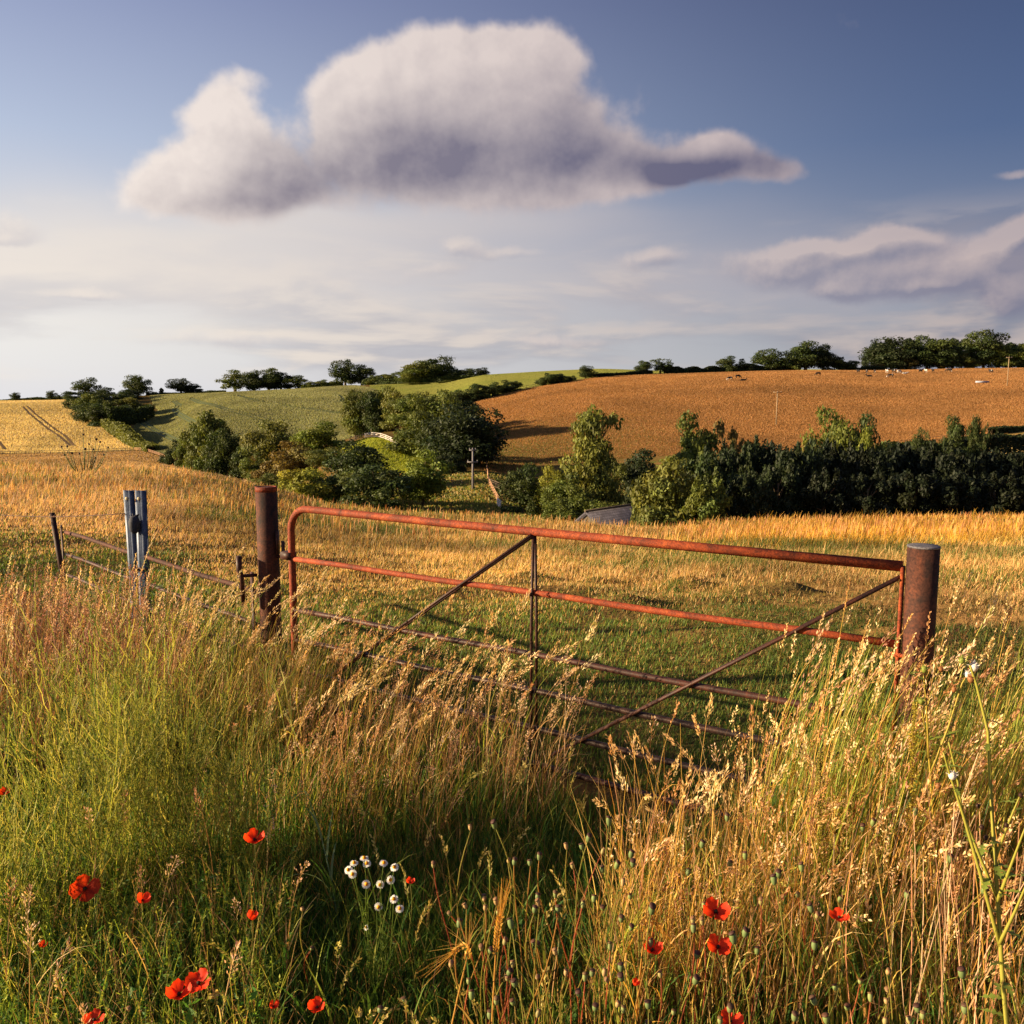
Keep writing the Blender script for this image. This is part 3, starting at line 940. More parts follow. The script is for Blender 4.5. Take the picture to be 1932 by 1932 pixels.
V1 = 'trees in the valley below the green field'
add(414, 779, 78, 262, 'lobed', 'mid', 'tall rounded green tree towering over the left rail fence', 'tree', V1, seed=4)
add(372, 799, 50, 275, 'tall', 'mid', 'sloping left shoulder tree beside the tall green tree by the rail fence', 'tree', V1)
add(422, 812, 54, 248, 'round', 'dark', 'darker rounded tree in front of the tall green one by the fence', 'tree', V1)
add(348, 826, 30, 285, 'bush', 'mid', 'small green bush at the left foot of the tall fence side tree', 'bush', V1, name='bush')
add(325, 832, 40, 300, 'bush', 'dark', 'low dark bush where the hedge meets the valley trees', 'bush', V1, name='bush')
add(455, 845, 34, 240, 'bush', 'dark', 'dark low bush in the dip right of the tall fence side tree', 'bush', V1, name='bush')
add(518, 796, 82, 235, 'round', 'olive', 'rounded olive tree standing between the tall tree and the brownish one', 'tree', V1)
add(480, 855, 46, 226, 'bush', 'mid', 'green bush behind the hinge post at the fence corner', 'bush', V1, name='bush')
add(540, 834, 92, 218, 'lobed', 'brown', 'brownish half bare tree in front of the olive tree in the valley', 'tree', V1)
add(604, 797, 92, 222, 'lobed', 'bright', 'bright green tree with broad top left of the dark wood clump', 'tree', V1)
add(618, 845, 70, 205, 'round', 'olive', 'olive tree below the bright broad topped one', 'tree', V1)
add(580, 884, 84, 118, 'bush', 'gold', 'yellowish green bush low in the valley above the gate corner', 'bush', V1, name='bush')
add(508, 893, 50, 150, 'bush', 'olive', 'small yellow green bush just right of the hinge post top', 'bush', V1, name='bush')
add(668, 834, 92, 150, 'round', 'dark', 'dark rounded tree in front of the sunlit meadow', 'tree', V1)
add(640, 893, 80, 120, 'bush', 'mid', 'green bush under the dark rounded tree by the meadow', 'bush', V1, name='bush')
add(709, 877, 104, 112, 'bush', 'dark', 'low dome shaped dark bush in front of the meadow bottom', 'bush', V1, name='bush')
add(797, 852, 92, 118, 'lobed', 'bright', 'bright green tree just left of the valley utility pole', 'tree', V1, seed=5)
V2 = 'trees of the big wood clump in the middle of the valley'
add(672, 738, 48, 300, 'tall', 'mid', 'leftmost slender tree of the central wood clump', 'tree', V2)
add(703, 740, 48, 292, 'tall', 'dark', 'slim tree second from left in the central wood clump', 'tree', V2)
add(724, 732, 52, 300, 'tall', 'mid', 'pointed tall tree at the back of the central wood clump', 'tree', V2)
add(752, 741, 56, 285, 'tall', 'olive', 'olive tree in the middle row of the central wood clump', 'tree', V2)
add(782, 744, 66, 278, 'tall', 'mid', 'leafy green tree above the rails in the central wood clump', 'tree', V2)
add(800, 741, 50, 295, 'round', 'olive', 'rounded tree at the back right of the central wood clump', 'tree', V2)
add(830, 739, 82, 268, 'round', 'mid', 'broad green topped tree at the highest part of the central clump', 'tree', V2)
add(795, 778, 92, 205, 'tall', 'mid', 'front green tree of the central clump over the meadow', 'tree', V2)
add(868, 750, 66, 272, 'round', 'dark', 'dark tree at the right shoulder of the central wood clump', 'tree', V2)
add(874, 768, 122, 180, 'round', 'deep', 'huge nearly black tree at the front right of the central clump', 'tree', V2)
add(835, 795, 80, 186, 'round', 'dark', 'dark tree in the front of the central clump above the tan bank', 'tree', V2)
add(905, 800, 60, 192, 'round', 'deep', 'dark tree at the right edge of the central clump by the long fence', 'tree', V2)
add(850, 858, 50, 170, 'bush', 'deep', 'dark bush under the central clump at the edge of the tan bank', 'bush', V2, name='bush')
V3 = 'trees and bushes by the lane in front of the orange pasture'
add(989, 878, 74, 112, 'bush', 'dark', 'dark rounded bush beside the lane right of the long fence', 'bush', V3, name='bush')
add(1042, 880, 48, 110, 'round', 'gold', 'yellow green small tree at the left of the ivy tower', 'tree', V3)
add(1060, 915, 66, 106, 'bush', 'mid', 'green bush at the left foot of the ivy covered tree', 'bush', V3, name='bush')
add(1120, 775, 92, 118, 'ivy', 'olive', 'tall ivy covered tree tower with a knob of branches on top', 'tree', V3, seed=1)
add(1096, 895, 84, 104, 'bush', 'mid', 'wide green bush at the base of the ivy covered tree', 'bush', V3, name='bush')
add(1153, 860, 44, 122, 'bush', 'olive', 'olive bush in the hollow right of the ivy covered tree', 'bush', V3, name='bush')
add(1204, 851, 84, 128, 'bush', 'deep', 'broad dark bush between the ivy tree and the hedge trees', 'bush', V3, name='bush')
add(1070, 940, 70, 100, 'bush', 'mid', 'low ground hugging bush by the pale lane', 'bush', V3, name='bush')
add(1130, 948, 64, 99, 'bush', 'mid', 'flat green bush just left of the slate roof', 'bush', V3, name='bush')
add(1302, 782, 90, 120, 'lobed', 'mid', 'green rounded tree rising above the hedge trees at their left', 'tree', V3)
add(1366, 797, 62, 122, 'sparse', 'brown', 'thin brownish tree joined to the right of the green rounded tree', 'tree', V3)
add(1566, 775, 78, 118, 'round', 'mid', 'leafy green tree rising above the middle of the dark hedge trees', 'tree', V3)
add(1628, 785, 62, 116, 'oak', 'dark', 'dark small tree leaning on the leafy one above the hedge trees', 'tree', V3)
add(1634, 813, 36, 104, 'tall', 'bright', 'bright green conical bush in front of the small dark tree', 'bush', V3, name='bush')
add(1734, 811, 26, 150, 'round', 'dark', 'small ball shaped dark tree on the lower pasture fence', 'tree', V3)
add(1794, 786, 38, 165, 'tall', 'dark', 'taller forked of the two thin trees by the right hedge', 'tree', V3)
add(1834, 787, 23, 168, 'tall', 'dark', 'slim dark tree right of the forked one by the hedge', 'tree', V3)
add(1855, 800, 15, 172, 'sparse', 'dark', 'thin wispy sapling at the left end of the upper right hedge', 'sapling', V3, name='sapling')
V4 = 'close row of dark trees behind the golden grass'
add(1262, 868, 108, 62, 'round', 'olive', 'olive rounded tree at the left end of the dark row over the golden grass', 'tree', V4)
add(1215, 905, 40, 64, 'bush', 'olive', 'small sunlit bush at the outer left foot of the dark tree row', 'bush', V4, name='bush')
DK = 'dark evergreen in the close row behind the golden grass'
for (u, vt, w_, y, tn) in [(1318, 868, 84, 66, 'dark'), (1350, 852, 78, 70, 'deep'), (1392, 842, 72, 74, 'deep'), (1430, 834, 74, 76, 'deep'), (1468, 842, 72, 75, 'black'), (1335, 905, 70, 60, 'mid'),
                           (1505, 848, 78, 72, 'deep'), (1540, 836, 76, 78, 'deep'), (1580, 840, 78, 76, 'black'), (1618, 848, 74, 74, 'black'), (1655, 852, 80, 73, 'black'), (1470, 880, 70, 64, 'deep'),
                           (1694, 846, 76, 76, 'black'), (1732, 842, 78, 76, 'black'), (1770, 838, 80, 76, 'deep'), (1808, 856, 76, 72, 'black'), (1846, 858, 78, 74, 'black'), (1560, 890, 76, 63, 'black'),
                           (1884, 854, 80, 74, 'black'), (1924, 856, 80, 74, 'black'), (1965, 852, 84, 74, 'black'), (2010, 850, 84, 74, 'black'), (1410, 895, 72, 62, 'deep'), (1640, 895, 80, 63, 'black'),
                           (1720, 893, 80, 63, 'black'), (1800, 896, 80, 63, 'black'), (1880, 894, 80, 63, 'black'), (1960, 894, 80, 63, 'black')]:
    add(u, vt, w_, y, 'hedge_tree', tn, DK, 'evergreen', V4, name='evergreen_tree')

for a, k in T:
    u, vt, w_, y, kd, tn, lab, cat = a[:8]
    grp = a[8] if len(a) > 8 else None
    tree(u, vt, w_, y, kd, tn, lab, cat, grp, k.get('name', 'tree'), k.get('seed'))


def hedge(name, pts, tint, label, width=2.2, cell=0.6, seed=3, lump=.35, cat='hedge'):
    """a field hedge along (u, distance, top v): leaf sprays through its volume over a woody core"""
    r = np.random.default_rng(seed)
    P = np.array([(*ground_at(u, y), CAMZ + ray(u, vt)[1] * y) for (u, y, vt) in pts])
    seg = np.concatenate([[0], np.cumsum(np.hypot(np.diff(P[:, 0]), np.diff(P[:, 1])))])
    Ltot = seg[-1]
    n = int(min(26000, Ltot * 220 / cell))
    t = r.uniform(0, Ltot, n)
    X, Y_ = np.interp(t, seg, P[:, 0]), np.interp(t, seg, P[:, 1])
    top = np.interp(t, seg, P[:, 3])
    dx, dy = np.interp(t, seg, np.gradient(P[:, 0])), np.interp(t, seg, np.gradient(P[:, 1]))
    ln = np.hypot(dx, dy); nx, ny = -dy / ln, dx / ln
    base = HT(X, Y_)
    hh = np.maximum(.6, top - base) * (1 - lump + 2 * lump * vnoise(t / (width * 1.4), t * 0, seed))
    s = np.abs(r.normal(0, 1, n)); a = r.uniform(0, math.pi, n)
    rad = r.uniform(.75, 1.05, n)
    off = np.cos(a) * rad * width / 2; z = np.sin(a) ** .6 * rad * hh
    k = r.random(n) < .35
    z[k] = r.uniform(.05, 1, k.sum()) * hh[k]; off[k] = np.sign(off[k]) * width / 2 * r.uniform(.8, 1.02, k.sum())
    pos = np.stack([X + nx * off, Y_ + ny * off, base + z], 1)
    d = np.stack([nx * np.cos(a), ny * np.cos(a), np.sin(a)], 1) + r.normal(size=(n, 3)) * .6; d /= np.linalg.norm(d, axis=1)[:, None]
    tt = np.cross(d, r.normal(size=(n, 3))); tt /= np.linalg.norm(tt, axis=1)[:, None]; b = np.cross(d, tt)
    sz = r.uniform(.16, .34, n)[:, None] * cell
    V = np.stack([pos - tt * sz * 1.5, pos - b * sz, pos + tt * sz * 1.5, pos + b * sz], 1).reshape(-1, 3)
    tone = r.uniform(.7, 1.35, n) * (.8 + .5 * vnoise(t / 3.0, t * 0 + 4, seed + 2)); tc_ = np.array(TI[tint][:3])
    root = empty(name, tuple(P[0, :3]), label, cat)
    inv = np.array(P[0, :3])
    g = Geo(); g.add(V - inv, np.arange(4 * n).reshape(-1, 4), np.repeat(tone[:, None] * np.ones((1, 3)), 4, 0))
    c = link('foliage', g.mesh('hedge_leaves', leaf_mat), root); c.color = TI[tint]
    m = max(4, int(Ltot / (width * .9)))
    g = Geo()
    for tq in np.linspace(0, Ltot, m):
        x, y = np.interp(tq, seg, P[:, 0]), np.interp(tq, seg, P[:, 1]); z0 = float(HT(x, y))
        for _ in range(2):
            ex, ey = r.normal(0, width * .2, 2)
            tube([np.array((x, y, z0 - .1)) - inv, np.array((x + ex, y + ey, z0 + max(.6, np.interp(tq, seg, P[:, 3]) - z0) * .7)) - inv], [.09 * cell, .03 * cell], 5, geo=g)
    st = link('stems', g.mesh('hedge_stems', bark_mat), root); st['kind'] = 'stuff'
    return root


hedge('hedge', [(-30, 702, 756), (0, 700, 755.5), (40, 700, 753), (70, 700, 751), (100, 698, 751), (130, 696, 749)], 'dark', 'long low dark hedge along the skyline above the striped wheat field', 5, 2.2)
hedge('hedge', [(180, 540, 775), (200, 505, 786), (222, 465, 799), (245, 430, 813), (265, 405, 828), (290, 380, 838)], 'olive', 'bushy green hedge running downhill between wheat field and green field', 5.5, 1.6, 8, .3)
hedge('hedge', [(205, 492, 776), (240, 500, 776), (268, 515, 772), (290, 535, 766)], 'dark', 'dark hedge at the lower edge of the copse beside the green field', 5, 1.5, 9)
hedge('hedge', [(1128, 460, 705), (1165, 468, 703.5), (1199, 474, 700), (1225, 478, 697)], 'deep', 'low clipped hedge left of the airy tree on the pasture skyline', 3, 1.4, 5)
hedge('hedge', [(1251, 482, 693), (1275, 484, 691), (1300, 486, 694), (1345, 490, 691), (1430, 492, 690), (1480, 494, 690)], 'deep', 'dark hedge along the pasture skyline in front of the oaks', 4, 1.6, 6)
hedge('hedge', [(1610, 498, 694), (1640, 500, 691), (1660, 500, 692)], 'deep', 'short dark hedge between skyline bushes and the right wood', 3, 1.4, 12)
hedge('hedge', [(1868, 232, 806), (1900, 234, 805), (1940, 236, 804), (1990, 238, 803)], 'deep', 'upper of two trimmed hedges at the right end of the pasture', 3, .9, 7, .08)
hedge('hedge', [(1790, 186, 829), (1830, 190, 824), (1880, 194, 821), (1940, 198, 819), (1990, 200, 818)], 'deep', 'lower of two trimmed hedges above the pale stubble strip', 3, .8, 10, .08)
hedge('hedge', [(1640, 150, 850), (1700, 155, 844), (1760, 165, 836), (1800, 172, 838)], 'dark', 'loose hedge below the lower pasture fence behind the dark row', 3, .8, 14, .25)
hedge('hedge', [(284, 674, 741), (330, 675, 741.5), (380, 672, 740), (430, 666, 737)], 'dark', 'low broken hedge along the skyline between dome trees and the skyline grove', 3, 1.6, 21, .45)
hedge('hedge', [(575, 652, 727), (610, 650, 724), (650, 648, 720)], 'mid', 'low scrubby hedge on the skyline right of the grove', 4, 1.6, 22, .4)
hedge('hedge', [(690, 628, 716), (740, 618, 713), (790, 608, 716), (850, 602, 712), (905, 600, 708)], 'dark', 'undergrowth hedge along the foot of the hilltop tree clump', 5, 1.8, 23, .35)

# ------------------------------------------------------------------ far fences, poles, roof, cows
wood_mat = plain_mat('fence_wood', srgb(150, 112, 84), srgb(186, 146, 112), 3)
dark_wood = plain_mat('dark_fence_wood', srgb(74, 64, 54), srgb(104, 90, 74), 3)
white_mat = plain_mat('white_paint', srgb(212, 200, 190), srgb(226, 216, 206), 3)


def rail_fence(pts, label, mat, height=1.25, rails=3, spacing=3.0, thick=.09, board=None, name='rail_fence', max_posts=90):
    P = np.array([tuple(ground_at(u, y)) for (u, y) in pts])
    seg = np.concatenate([[0], np.cumsum(np.hypot(np.diff(P[:, 0]), np.diff(P[:, 1])))])
    n = int(min(max_posts, max(2, seg[-1] / spacing))) + 1
    t = np.linspace(0, seg[-1], n)
    X, Y_ = np.interp(t, seg, P[:, 0]), np.interp(t, seg, P[:, 1]); Zb = HT(X, Y_)
    root = empty(name, (X[0], Y_[0], Zb[0]), label, 'fence')
    o = np.array([X[0], Y_[0], Zb[0]])
    pm = Geo(); box((0, 0, height / 2 - .1), (thick * 1.5, thick * 1.5, height + .2), geo=pm)
    lathe([(thick * .9, height), (thick * .05, height + thick * .8)], 4, Matrix.Rotation(R(45), 4, 'Z'), geo=pm)
    me = pm.mesh('fence_post', mat)
    for k in range(n):
        c = link('post', me, root); c.location = (X[k] - o[0], Y_[k] - o[1], Zb[k] - o[2]); c.rotation_euler = (random.uniform(-.03, .03), random.uniform(-.03, .03), random.uniform(0, .5))
    for k in range(rails):
        z = height * (.30 + .62 * k / max(1, rails - 1)) if rails > 1 else height * .9
        g = Geo(); tube([(X[i] - o[0], Y_[i] - o[1] - thick, Zb[i] - o[2] + z + random.uniform(-.02, .02)) for i in range(n)], thick * .75, 4, geo=g)
        link('rail', g.mesh('fence_rail', mat), root)
    if board:
        p = ground_at(*board)
        g = box((p.x - o[0], p.y - o[1] - .25, p.z - o[2] + .85), (1.5, .05, 1.0))
        link('notice_board', g.mesh('notice_board', white_mat), root)
    return root


rail_fence([(256, 392), (275, 385), (300, 360), (330, 330), (365, 300), (400, 280), (437, 252), (480, 226), (520, 208)],
           'long pale post and rail fence curving down from the wheat field behind the hinge post', wood_mat, 1.3, 3, 4.0, .11, (437, 251))
rail_fence([(-40, 392), (60, 391), (140, 391), (200, 391), (254, 391)], 'dark low fence running level along the foot of the striped wheat field', dark_wood, 1.3, 2, 3.6, .12)
rail_fence([(690, 224), (715, 221), (735, 215), (755, 208)], 'pale rail fence at the top of the sunlit meadow under the wood clump', white_mat, 1.3, 3, 3.0, .11)
rail_fence([(660, 226), (672, 226), (686, 225)], 'short dark rail fence left of the pale one above the meadow', dark_wood, 1.2, 3, 2.5, .1)
rail_fence([(915, 226), (916, 200), (919, 172), (922, 150), (934, 132), (940, 124)], 'long wooden fence running straight down the hollow beside the central clump', wood_mat, 1.3, 3, 3.4, .08)
rail_fence([(925, 146), (945, 143), (962, 141)], 'short dark board fence stub by the dark bush near the lane', dark_wood, 1.5, 4, 1.8, .1)
rail_fence([(938, 120), (944, 117)], 'tiny white gate like barrier beside the lane in the hollow', white_mat, 1.3, 4, .9, .09)
rail_fence([(838, 152), (858, 150), (872, 149)], 'short dark fence crossing the tan bank below the central clump', dark_wood, 1.1, 2, 2.2, .08)
rail_fence([(880, 404), (930, 416), (980, 428), (1016, 435), (1070, 448), (1125, 459), (1180, 470), (1225, 478)],
           'thin grey fence along the top left edge of the orange pasture', dark_wood, 1.3, 2, 5.5, .10)
rail_fence([(1655, 223), (1700, 226), (1750, 229), (1800, 230), (1860, 232)], 'thin fence along the bottom edge of the orange pasture at the right', dark_wood, 1.25, 2, 3.2, .07)

pole_wood = plain_mat('pole_wood', srgb(128, 108, 84), srgb(160, 138, 110), 5, stretch=(1, 1, .1))
pole_grey = plain_mat('pole_grey', srgb(112, 108, 110), srgb(140, 134, 134), 5, stretch=(1, 1, .1))


def pole(u, vtop, y, label, arm, mat, arms=1):
    p = ground_at(u, y)
    h = CAMZ + ray(u, vtop)[1] * y - p.z
    o = empty('utility_pole', p, label, 'utility pole', 'utility poles in the valley')
    g = tube([(0, 0, -.3), (0, 0, h * .5), (.02, 0, h)], [.19, .16, .13], 8)
    link('pole', g.mesh('pole_shaft', mat, True), o)
    for k in range(arms):
        z = h - .35 - k * 1.9
        g = box((0, -.15, z), (arm * (1 if k == 0 else 1.6), .16, .16))
        a = link('crossarm', g.mesh('crossarm', mat), o)
        for s in (-.42, .42, 0):
            g = lathe([(.03, 0), (.07, .05), (.09, .16), (.05, .26)], 6, Matrix.Translation((s * arm * (1 if k == 0 else 1.6), -.15, z + .08)))
            link('insulator', g.mesh('insulator', pole_grey, True), a)
    return o


pole(892, 845, 140, 'grey pole with two crossarms standing in front of the tan bank', 1.1, pole_grey, 2)
pole(1461.5, 738, 272, 'thin pale pole alone in the middle of the orange pasture', 2.6, pole_wood)
pole(1889.5, 673, 345, 'dark thin pole in front of the right hand skyline wood', 2.4, pole_wood)

# small barn half hidden below the crest: only its slate roof shows
slate, nt2, N2, L2 = new_mat('roof_slate')
v2 = mapped(nt2)
br = N2.new('ShaderNodeTexBrick'); br.inputs['Scale'].default_value = 1.0
br.inputs['Brick Width'].default_value = .35; br.inputs['Row Height'].default_value = .25; br.inputs['Mortar Size'].default_value = .02
br.inputs['Color1'].default_value = srgb(70, 66, 76); br.inputs['Color2'].default_value = srgb(88, 84, 94); br.inputs['Mortar'].default_value = srgb(50, 48, 54)
L2.new(v2, br.inputs['Vector'])
nn = noise(nt2, v2, 1.1, 4)
out(nt2, principled(nt2, mixc(nt2, .6, br.outputs['Color'], ramp(nt2, nn, [(.35, (.6, .6, .6, 1)), (.65, (1.2, 1.2, 1.2, 1))]), 'MULTIPLY'), .7, .3, 0, bump(nt2, br.outputs['Fac'], .4, .03)))
stone_mat = plain_mat('barn_stone', srgb(92, 84, 72), srgb(110, 100, 86), 2)
A = at(1108, 986, 82); B = at(1235, 955, 90)                          # ridge, seen sloping away to the right
ridge = Vector((B.x - A.x, B.y - A.y, 0)); Lb = ridge.length * 1.15; ang = math.atan2(ridge.y, ridge.x)
zr = float((A.z + B.z) / 2) - .55
gz = float(HT(A.x, A.y))
barn = empty('barn', (A.x, A.y, gz), 'low barn below the crest with only its grey slate roof showing', 'barn', rz=ang)
Hr = max(3.4, zr - gz); wid = 7.5; eav = Hr - 2.9
g = Geo()
tilt = (B.z - A.z) * .0
V = [(-.3, -wid / 2 - .3, eav - .2), (Lb, -wid / 2 - .3, eav - .2), (Lb, 0, Hr), (-.3, 0, Hr), (-.3, wid / 2 + .3, eav - .2), (Lb, wid / 2 + .3, eav - .2)]
V2 = [(x, y, z - .18) for (x, y, z) in V]
g.add(V + V2, np.array([[0, 1, 2, 3], [3, 2, 5, 4], [7, 6, 9, 8], [8, 9, 10, 11], [0, 6, 7, 1], [4, 5, 11, 10], [0, 3, 9, 6], [3, 4, 10, 9], [1, 7, 8, 2], [2, 8, 11, 5]]))
rf = link('roof', g.mesh('barn_roof', slate), barn)
g = tube([(-.32, 0, Hr + .03), (Lb + .02, 0, Hr + .03)], .13, 6); link('ridge_tiles', g.mesh('ridge_tiles', dark_wood), rf)
g = Geo()
for (x, y, sx, sy) in ((Lb / 2, -wid / 2 + .2, Lb - .4, .4), (Lb / 2, wid / 2 - .2, Lb - .4, .4)):
    box((x, y, (eav - .25) / 2 - .5), (sx, sy, eav + .75), geo=g)
for x in (0.2, Lb - .4):
    g.add([(x - .2, -wid / 2, -1), (x - .2, wid / 2, -1), (x - .2, wid / 2, eav - .2), (x - .2, 0, Hr - .3), (x - .2, -wid / 2, eav - .2),
           (x + .2, -wid / 2, -1), (x + .2, wid / 2, -1), (x + .2, wid / 2, eav - .2), (x + .2, 0, Hr - .3), (x + .2, -wid / 2, eav - .2)],
          [np.array([[0, 4, 3, 2, 1], [5, 6, 7, 8, 9]]), np.array([[0, 1, 6, 5], [1, 2, 7, 6], [2, 3, 8, 7], [3, 4, 9, 8], [4, 0, 5, 9]])])
link('wall', g.mesh('barn_wall', stone_mat), barn)

# cows: one continuous body grown on a skeleton
def cow_mesh(pose, name):
    sk = [((-.95, 0, 1.22), .24, -1), ((-.45, 0, 1.20), .33, 0), ((.25, 0, 1.17), .36, 1), ((.80, 0, 1.22), .28, 2)]   # rump .. withers
    if pose == 'graze': sk += [((1.12, 0, 1.0), .17, 3), ((1.38, 0, .62), .13, 4), ((1.55, 0, .34), .12, 5), ((1.66, 0, .12), .08, 6)]
    else: sk += [((1.16, 0, 1.42), .18, 3), ((1.40, 0, 1.62), .15, 4), ((1.62, 0, 1.52), .13, 5), ((1.86, 0, 1.36), .085, 6)]
    dz = -.72 if pose == 'lie' else 0
    sk = [((p[0], p[1], p[2] + dz), r_, q_) for p, r_, q_ in sk]
    hd = 5
    n = len(sk)
    for s in (-1, 1):                                                # ears
        sk.append(((sk[hd][0][0] - .12, s * .24, sk[hd][0][2] + .08), .05, hd))
    if pose != 'lie':
        for s in (-1, 1):
            b = len(sk)
            sk += [((-.82, s * .20, .85), .17, 0), ((-.72, s * .21, .62), .10, b), ((-.90, s * .21, .42), .065, b + 1), ((-.84, s * .21, .03), .06, b + 2)]
            b = len(sk)
            sk += [((.66, s * .20, .85), .14, 2), ((.66, s * .21, .45), .075, b), ((.64, s * .21, .03), .06, b + 1)]
    else:
        for s in (-1, 1):
            b = len(sk)
            sk += [((-.60, s * .36, .22), .16, 0), ((-.10, s * .42, .10), .08, b), ((.9, s * .18, .12), .09, 2)]
    b = len(sk)
    sk += [((-1.20, 0, 1.15 + dz), .05, 0), ((-1.26, 0, .75 + max(dz, -.5)), .03, b), ((-1.27, 0, .5 + max(dz, -.4)), .05, b + 1)]
    me = bpy.data.meshes.new(name + '_skeleton')
    me.from_pydata([p for p, r_, q_ in sk], [(q_, k) for k, (p, r_, q_) in enumerate(sk) if q_ >= 0], [])
    o = bpy.data.objects.new(name, me); COL.objects.link(o)
    md = o.modifiers.new('s', 'SKIN'); sub = o.modifiers.new('u', 'SUBSURF'); sub.levels = 1; sub.render_levels = 1
    for k, v in enumerate(me.skin_vertices[0].data):
        v.radius = (sk[k][1], sk[k][1]); v.use_root = (k == 1)
    dg = bpy.context.evaluated_depsgraph_get()
    m2 = bpy.data.meshes.new_from_object(o.evaluated_get(dg))
    bpy.data.objects.remove(o)
    for p in m2.polygons: p.use_smooth = True
    m2.name = name
    return m2


def cow_mat(name, lo, hi, th):
    m, nt_, N, L = new_mat(name)
    n = noise(nt_, mapped(nt_), 1.3, 1, .4)
    c = ramp(nt_, n, [(th - .01, lo), (th + .01, hi)])
    out(nt_, principled(nt_, c, .75, .2))
    return m


blk, wht = srgb(40, 36, 36), srgb(205, 196, 188)
CM = {'pied': cow_mat('pied_hide', blk, wht, .53), 'black': cow_mat('black_hide', blk, blk, .5), 'white': cow_mat('white_hide', blk, wht, .36)}
CMESH = {}
for coat in CM:
    for pose in ('graze', 'stand', 'lie'):
        me = cow_mesh(pose, 'cow_' + pose); me.materials.clear(); me.materials.append(CM[coat]); CMESH[(coat, pose)] = me
CW = [(1464 - .0, 716.5, 'pied', 'graze', 60, 'pied cow at the left of the three grazing apart on the pasture'),
      ]
COWS = [(1377, 718, 'pied', 'graze', 200, 'pied cow at the left of the loose trio on the pasture'),
        (1392.5, 714, 'black', 'graze', 20, 'dark cow standing highest of the loose trio on the pasture'),
        (1402, 719, 'black', 'lie', 10, 'dark cow lowest and right in the loose trio on the pasture'),
        (1543.5, 709, 'black', 'graze', 190, 'large black cow grazing alone below the skyline oaks'),
        (1619, 704, 'black', 'stand', 100, 'small dark cow first on the left of the herd below the wood'),
        (1635, 704, 'pied', 'stand', 80, 'pied cow second on the left of the herd below the wood'),
        (1650, 703.5, 'pied', 'graze', 60, 'pied cow just above the dark one in front of the herd'),
        (1640, 711, 'black', 'lie', 180, 'dark cow lying lowest at the left of the herd'),
        (1673.5, 704, 'white', 'stand', 90, 'brightest white cow standing in the middle of the herd'),
        (1686, 704, 'pied', 'stand', 110, 'narrow pied cow right of the brightest white one'),
        (1696.5, 704.5, 'white', 'graze', 20, 'white cow grazing right of the narrow pied one'),
        (1707, 706, 'white', 'lie', 0, 'pale cow lying at the right of the white grazing one'),
        (1680, 712.5, 'pied', 'graze', 170, 'pied cow grazing lowest below the middle of the herd'),
        (1737, 703.5, 'black', 'stand', 30, 'black cow left of three upright ones under the tallest wood tree'),
        (1746.5, 703.5, 'white', 'stand', 90, 'thin white cow between two black ones under the wood'),
        (1760, 703, 'black', 'stand', 80, 'slim black cow right of the thin white one under the wood'),
        (1790, 702.5, 'black', 'graze', 150, 'dark cow at the left of the touching pair under the wood'),
        (1793.5, 702, 'pied', 'stand', 40, 'pied cow at the right of the touching pair under the wood'),
        (1869.5, 704.5, 'pied', 'stand', 100, 'dark cow standing by itself left of the right hand pole')]
for (u, v, coat, pose, rz, lab) in COWS:
    a, s = ray(u, v)
    ys = np.geomspace(300, 520, 1500)
    hit = np.argmax(HT(a * ys, ys) >= CAMZ + s * ys)
    y = ys[hit] if hit else 480
    o = link('cow', CMESH[(coat, pose)], label=lab, cat='cow', group='cows on the orange pasture')
    o.location = (a * y, y, float(HT(a * y, y)) + .02); o.rotation_euler = (0, 0, R(rz)); o.scale = (1.15,) * 3
# feed trough near the pole
tr_m = plain_mat('galvanised_trough', srgb(150, 152, 166), srgb(176, 178, 190), 2, .5)
a, s = ray(1853, 723)
ys = np.geomspace(250, 520, 1500); y = ys[np.argmax(HT(a * ys, ys) >= CAMZ + s * ys)]
g = Geo()
for (c, sz) in (((0, 0, .2), (5, 1.2, .1)), ((0, -.6, .55), (5, .08, .7)), ((0, .6, .55), (5, .08, .7)), ((-2.5, 0, .55), (.08, 1.12, .7)), ((2.5, 0, .55), (.08, 1.12, .7))): box(c, sz, geo=g)
o = link('water_trough', g.mesh('water_trough', tr_m), label='pale grey water trough on the pasture left of the right hand pole', cat='trough')
o.location = (a * y, y, float(HT(a * y, y)))

# ------------------------------------------------------------------ the gate, its posts, the pipe fence and the old barrier post
rust_red = rust_mat('rust_red', srgb(74, 38, 24), srgb(140, 60, 29), srgb(176, 88, 40))
rust_dark = rust_mat('rust_dark', srgb(40, 28, 25), srgb(66, 38, 30), srgb(96, 52, 34), .55)
rust_post = rust_mat('rust_post', srgb(38, 27, 24), srgb(74, 42, 30), srgb(112, 60, 36), .8, .7)
steel_dark = rust_mat('worn_steel', srgb(42, 33, 31), srgb(62, 46, 41), srgb(82, 54, 42), .42, 1.0, .35)
galv = rust_mat('galvanised', srgb(70, 82, 104), srgb(92, 104, 126), srgb(116, 124, 140), .5, 1.3, .2, .1)
wire_mat = rust_mat('rusty_wire', srgb(70, 48, 38), srgb(96, 64, 46), srgb(120, 84, 60), .7)

ZT = 1.36                                                            # height of the gate's top bar
L0, R0 = on_level(548, 958, ZT), on_level(1702, 1068.5, ZT)
gd = Vector((R0.x - L0.x, R0.y - L0.y, 0)); GL = gd.length; gang = math.atan2(gd.y, gd.x)
gn = Vector((math.sin(gang), -math.cos(gang), 0))                    # gate's face, toward the camera
gate = empty('field_gate', (L0.x, L0.y, 0), 'rusty tubular field gate with crossing braces hung between two pipe posts', 'gate', rz=gang)


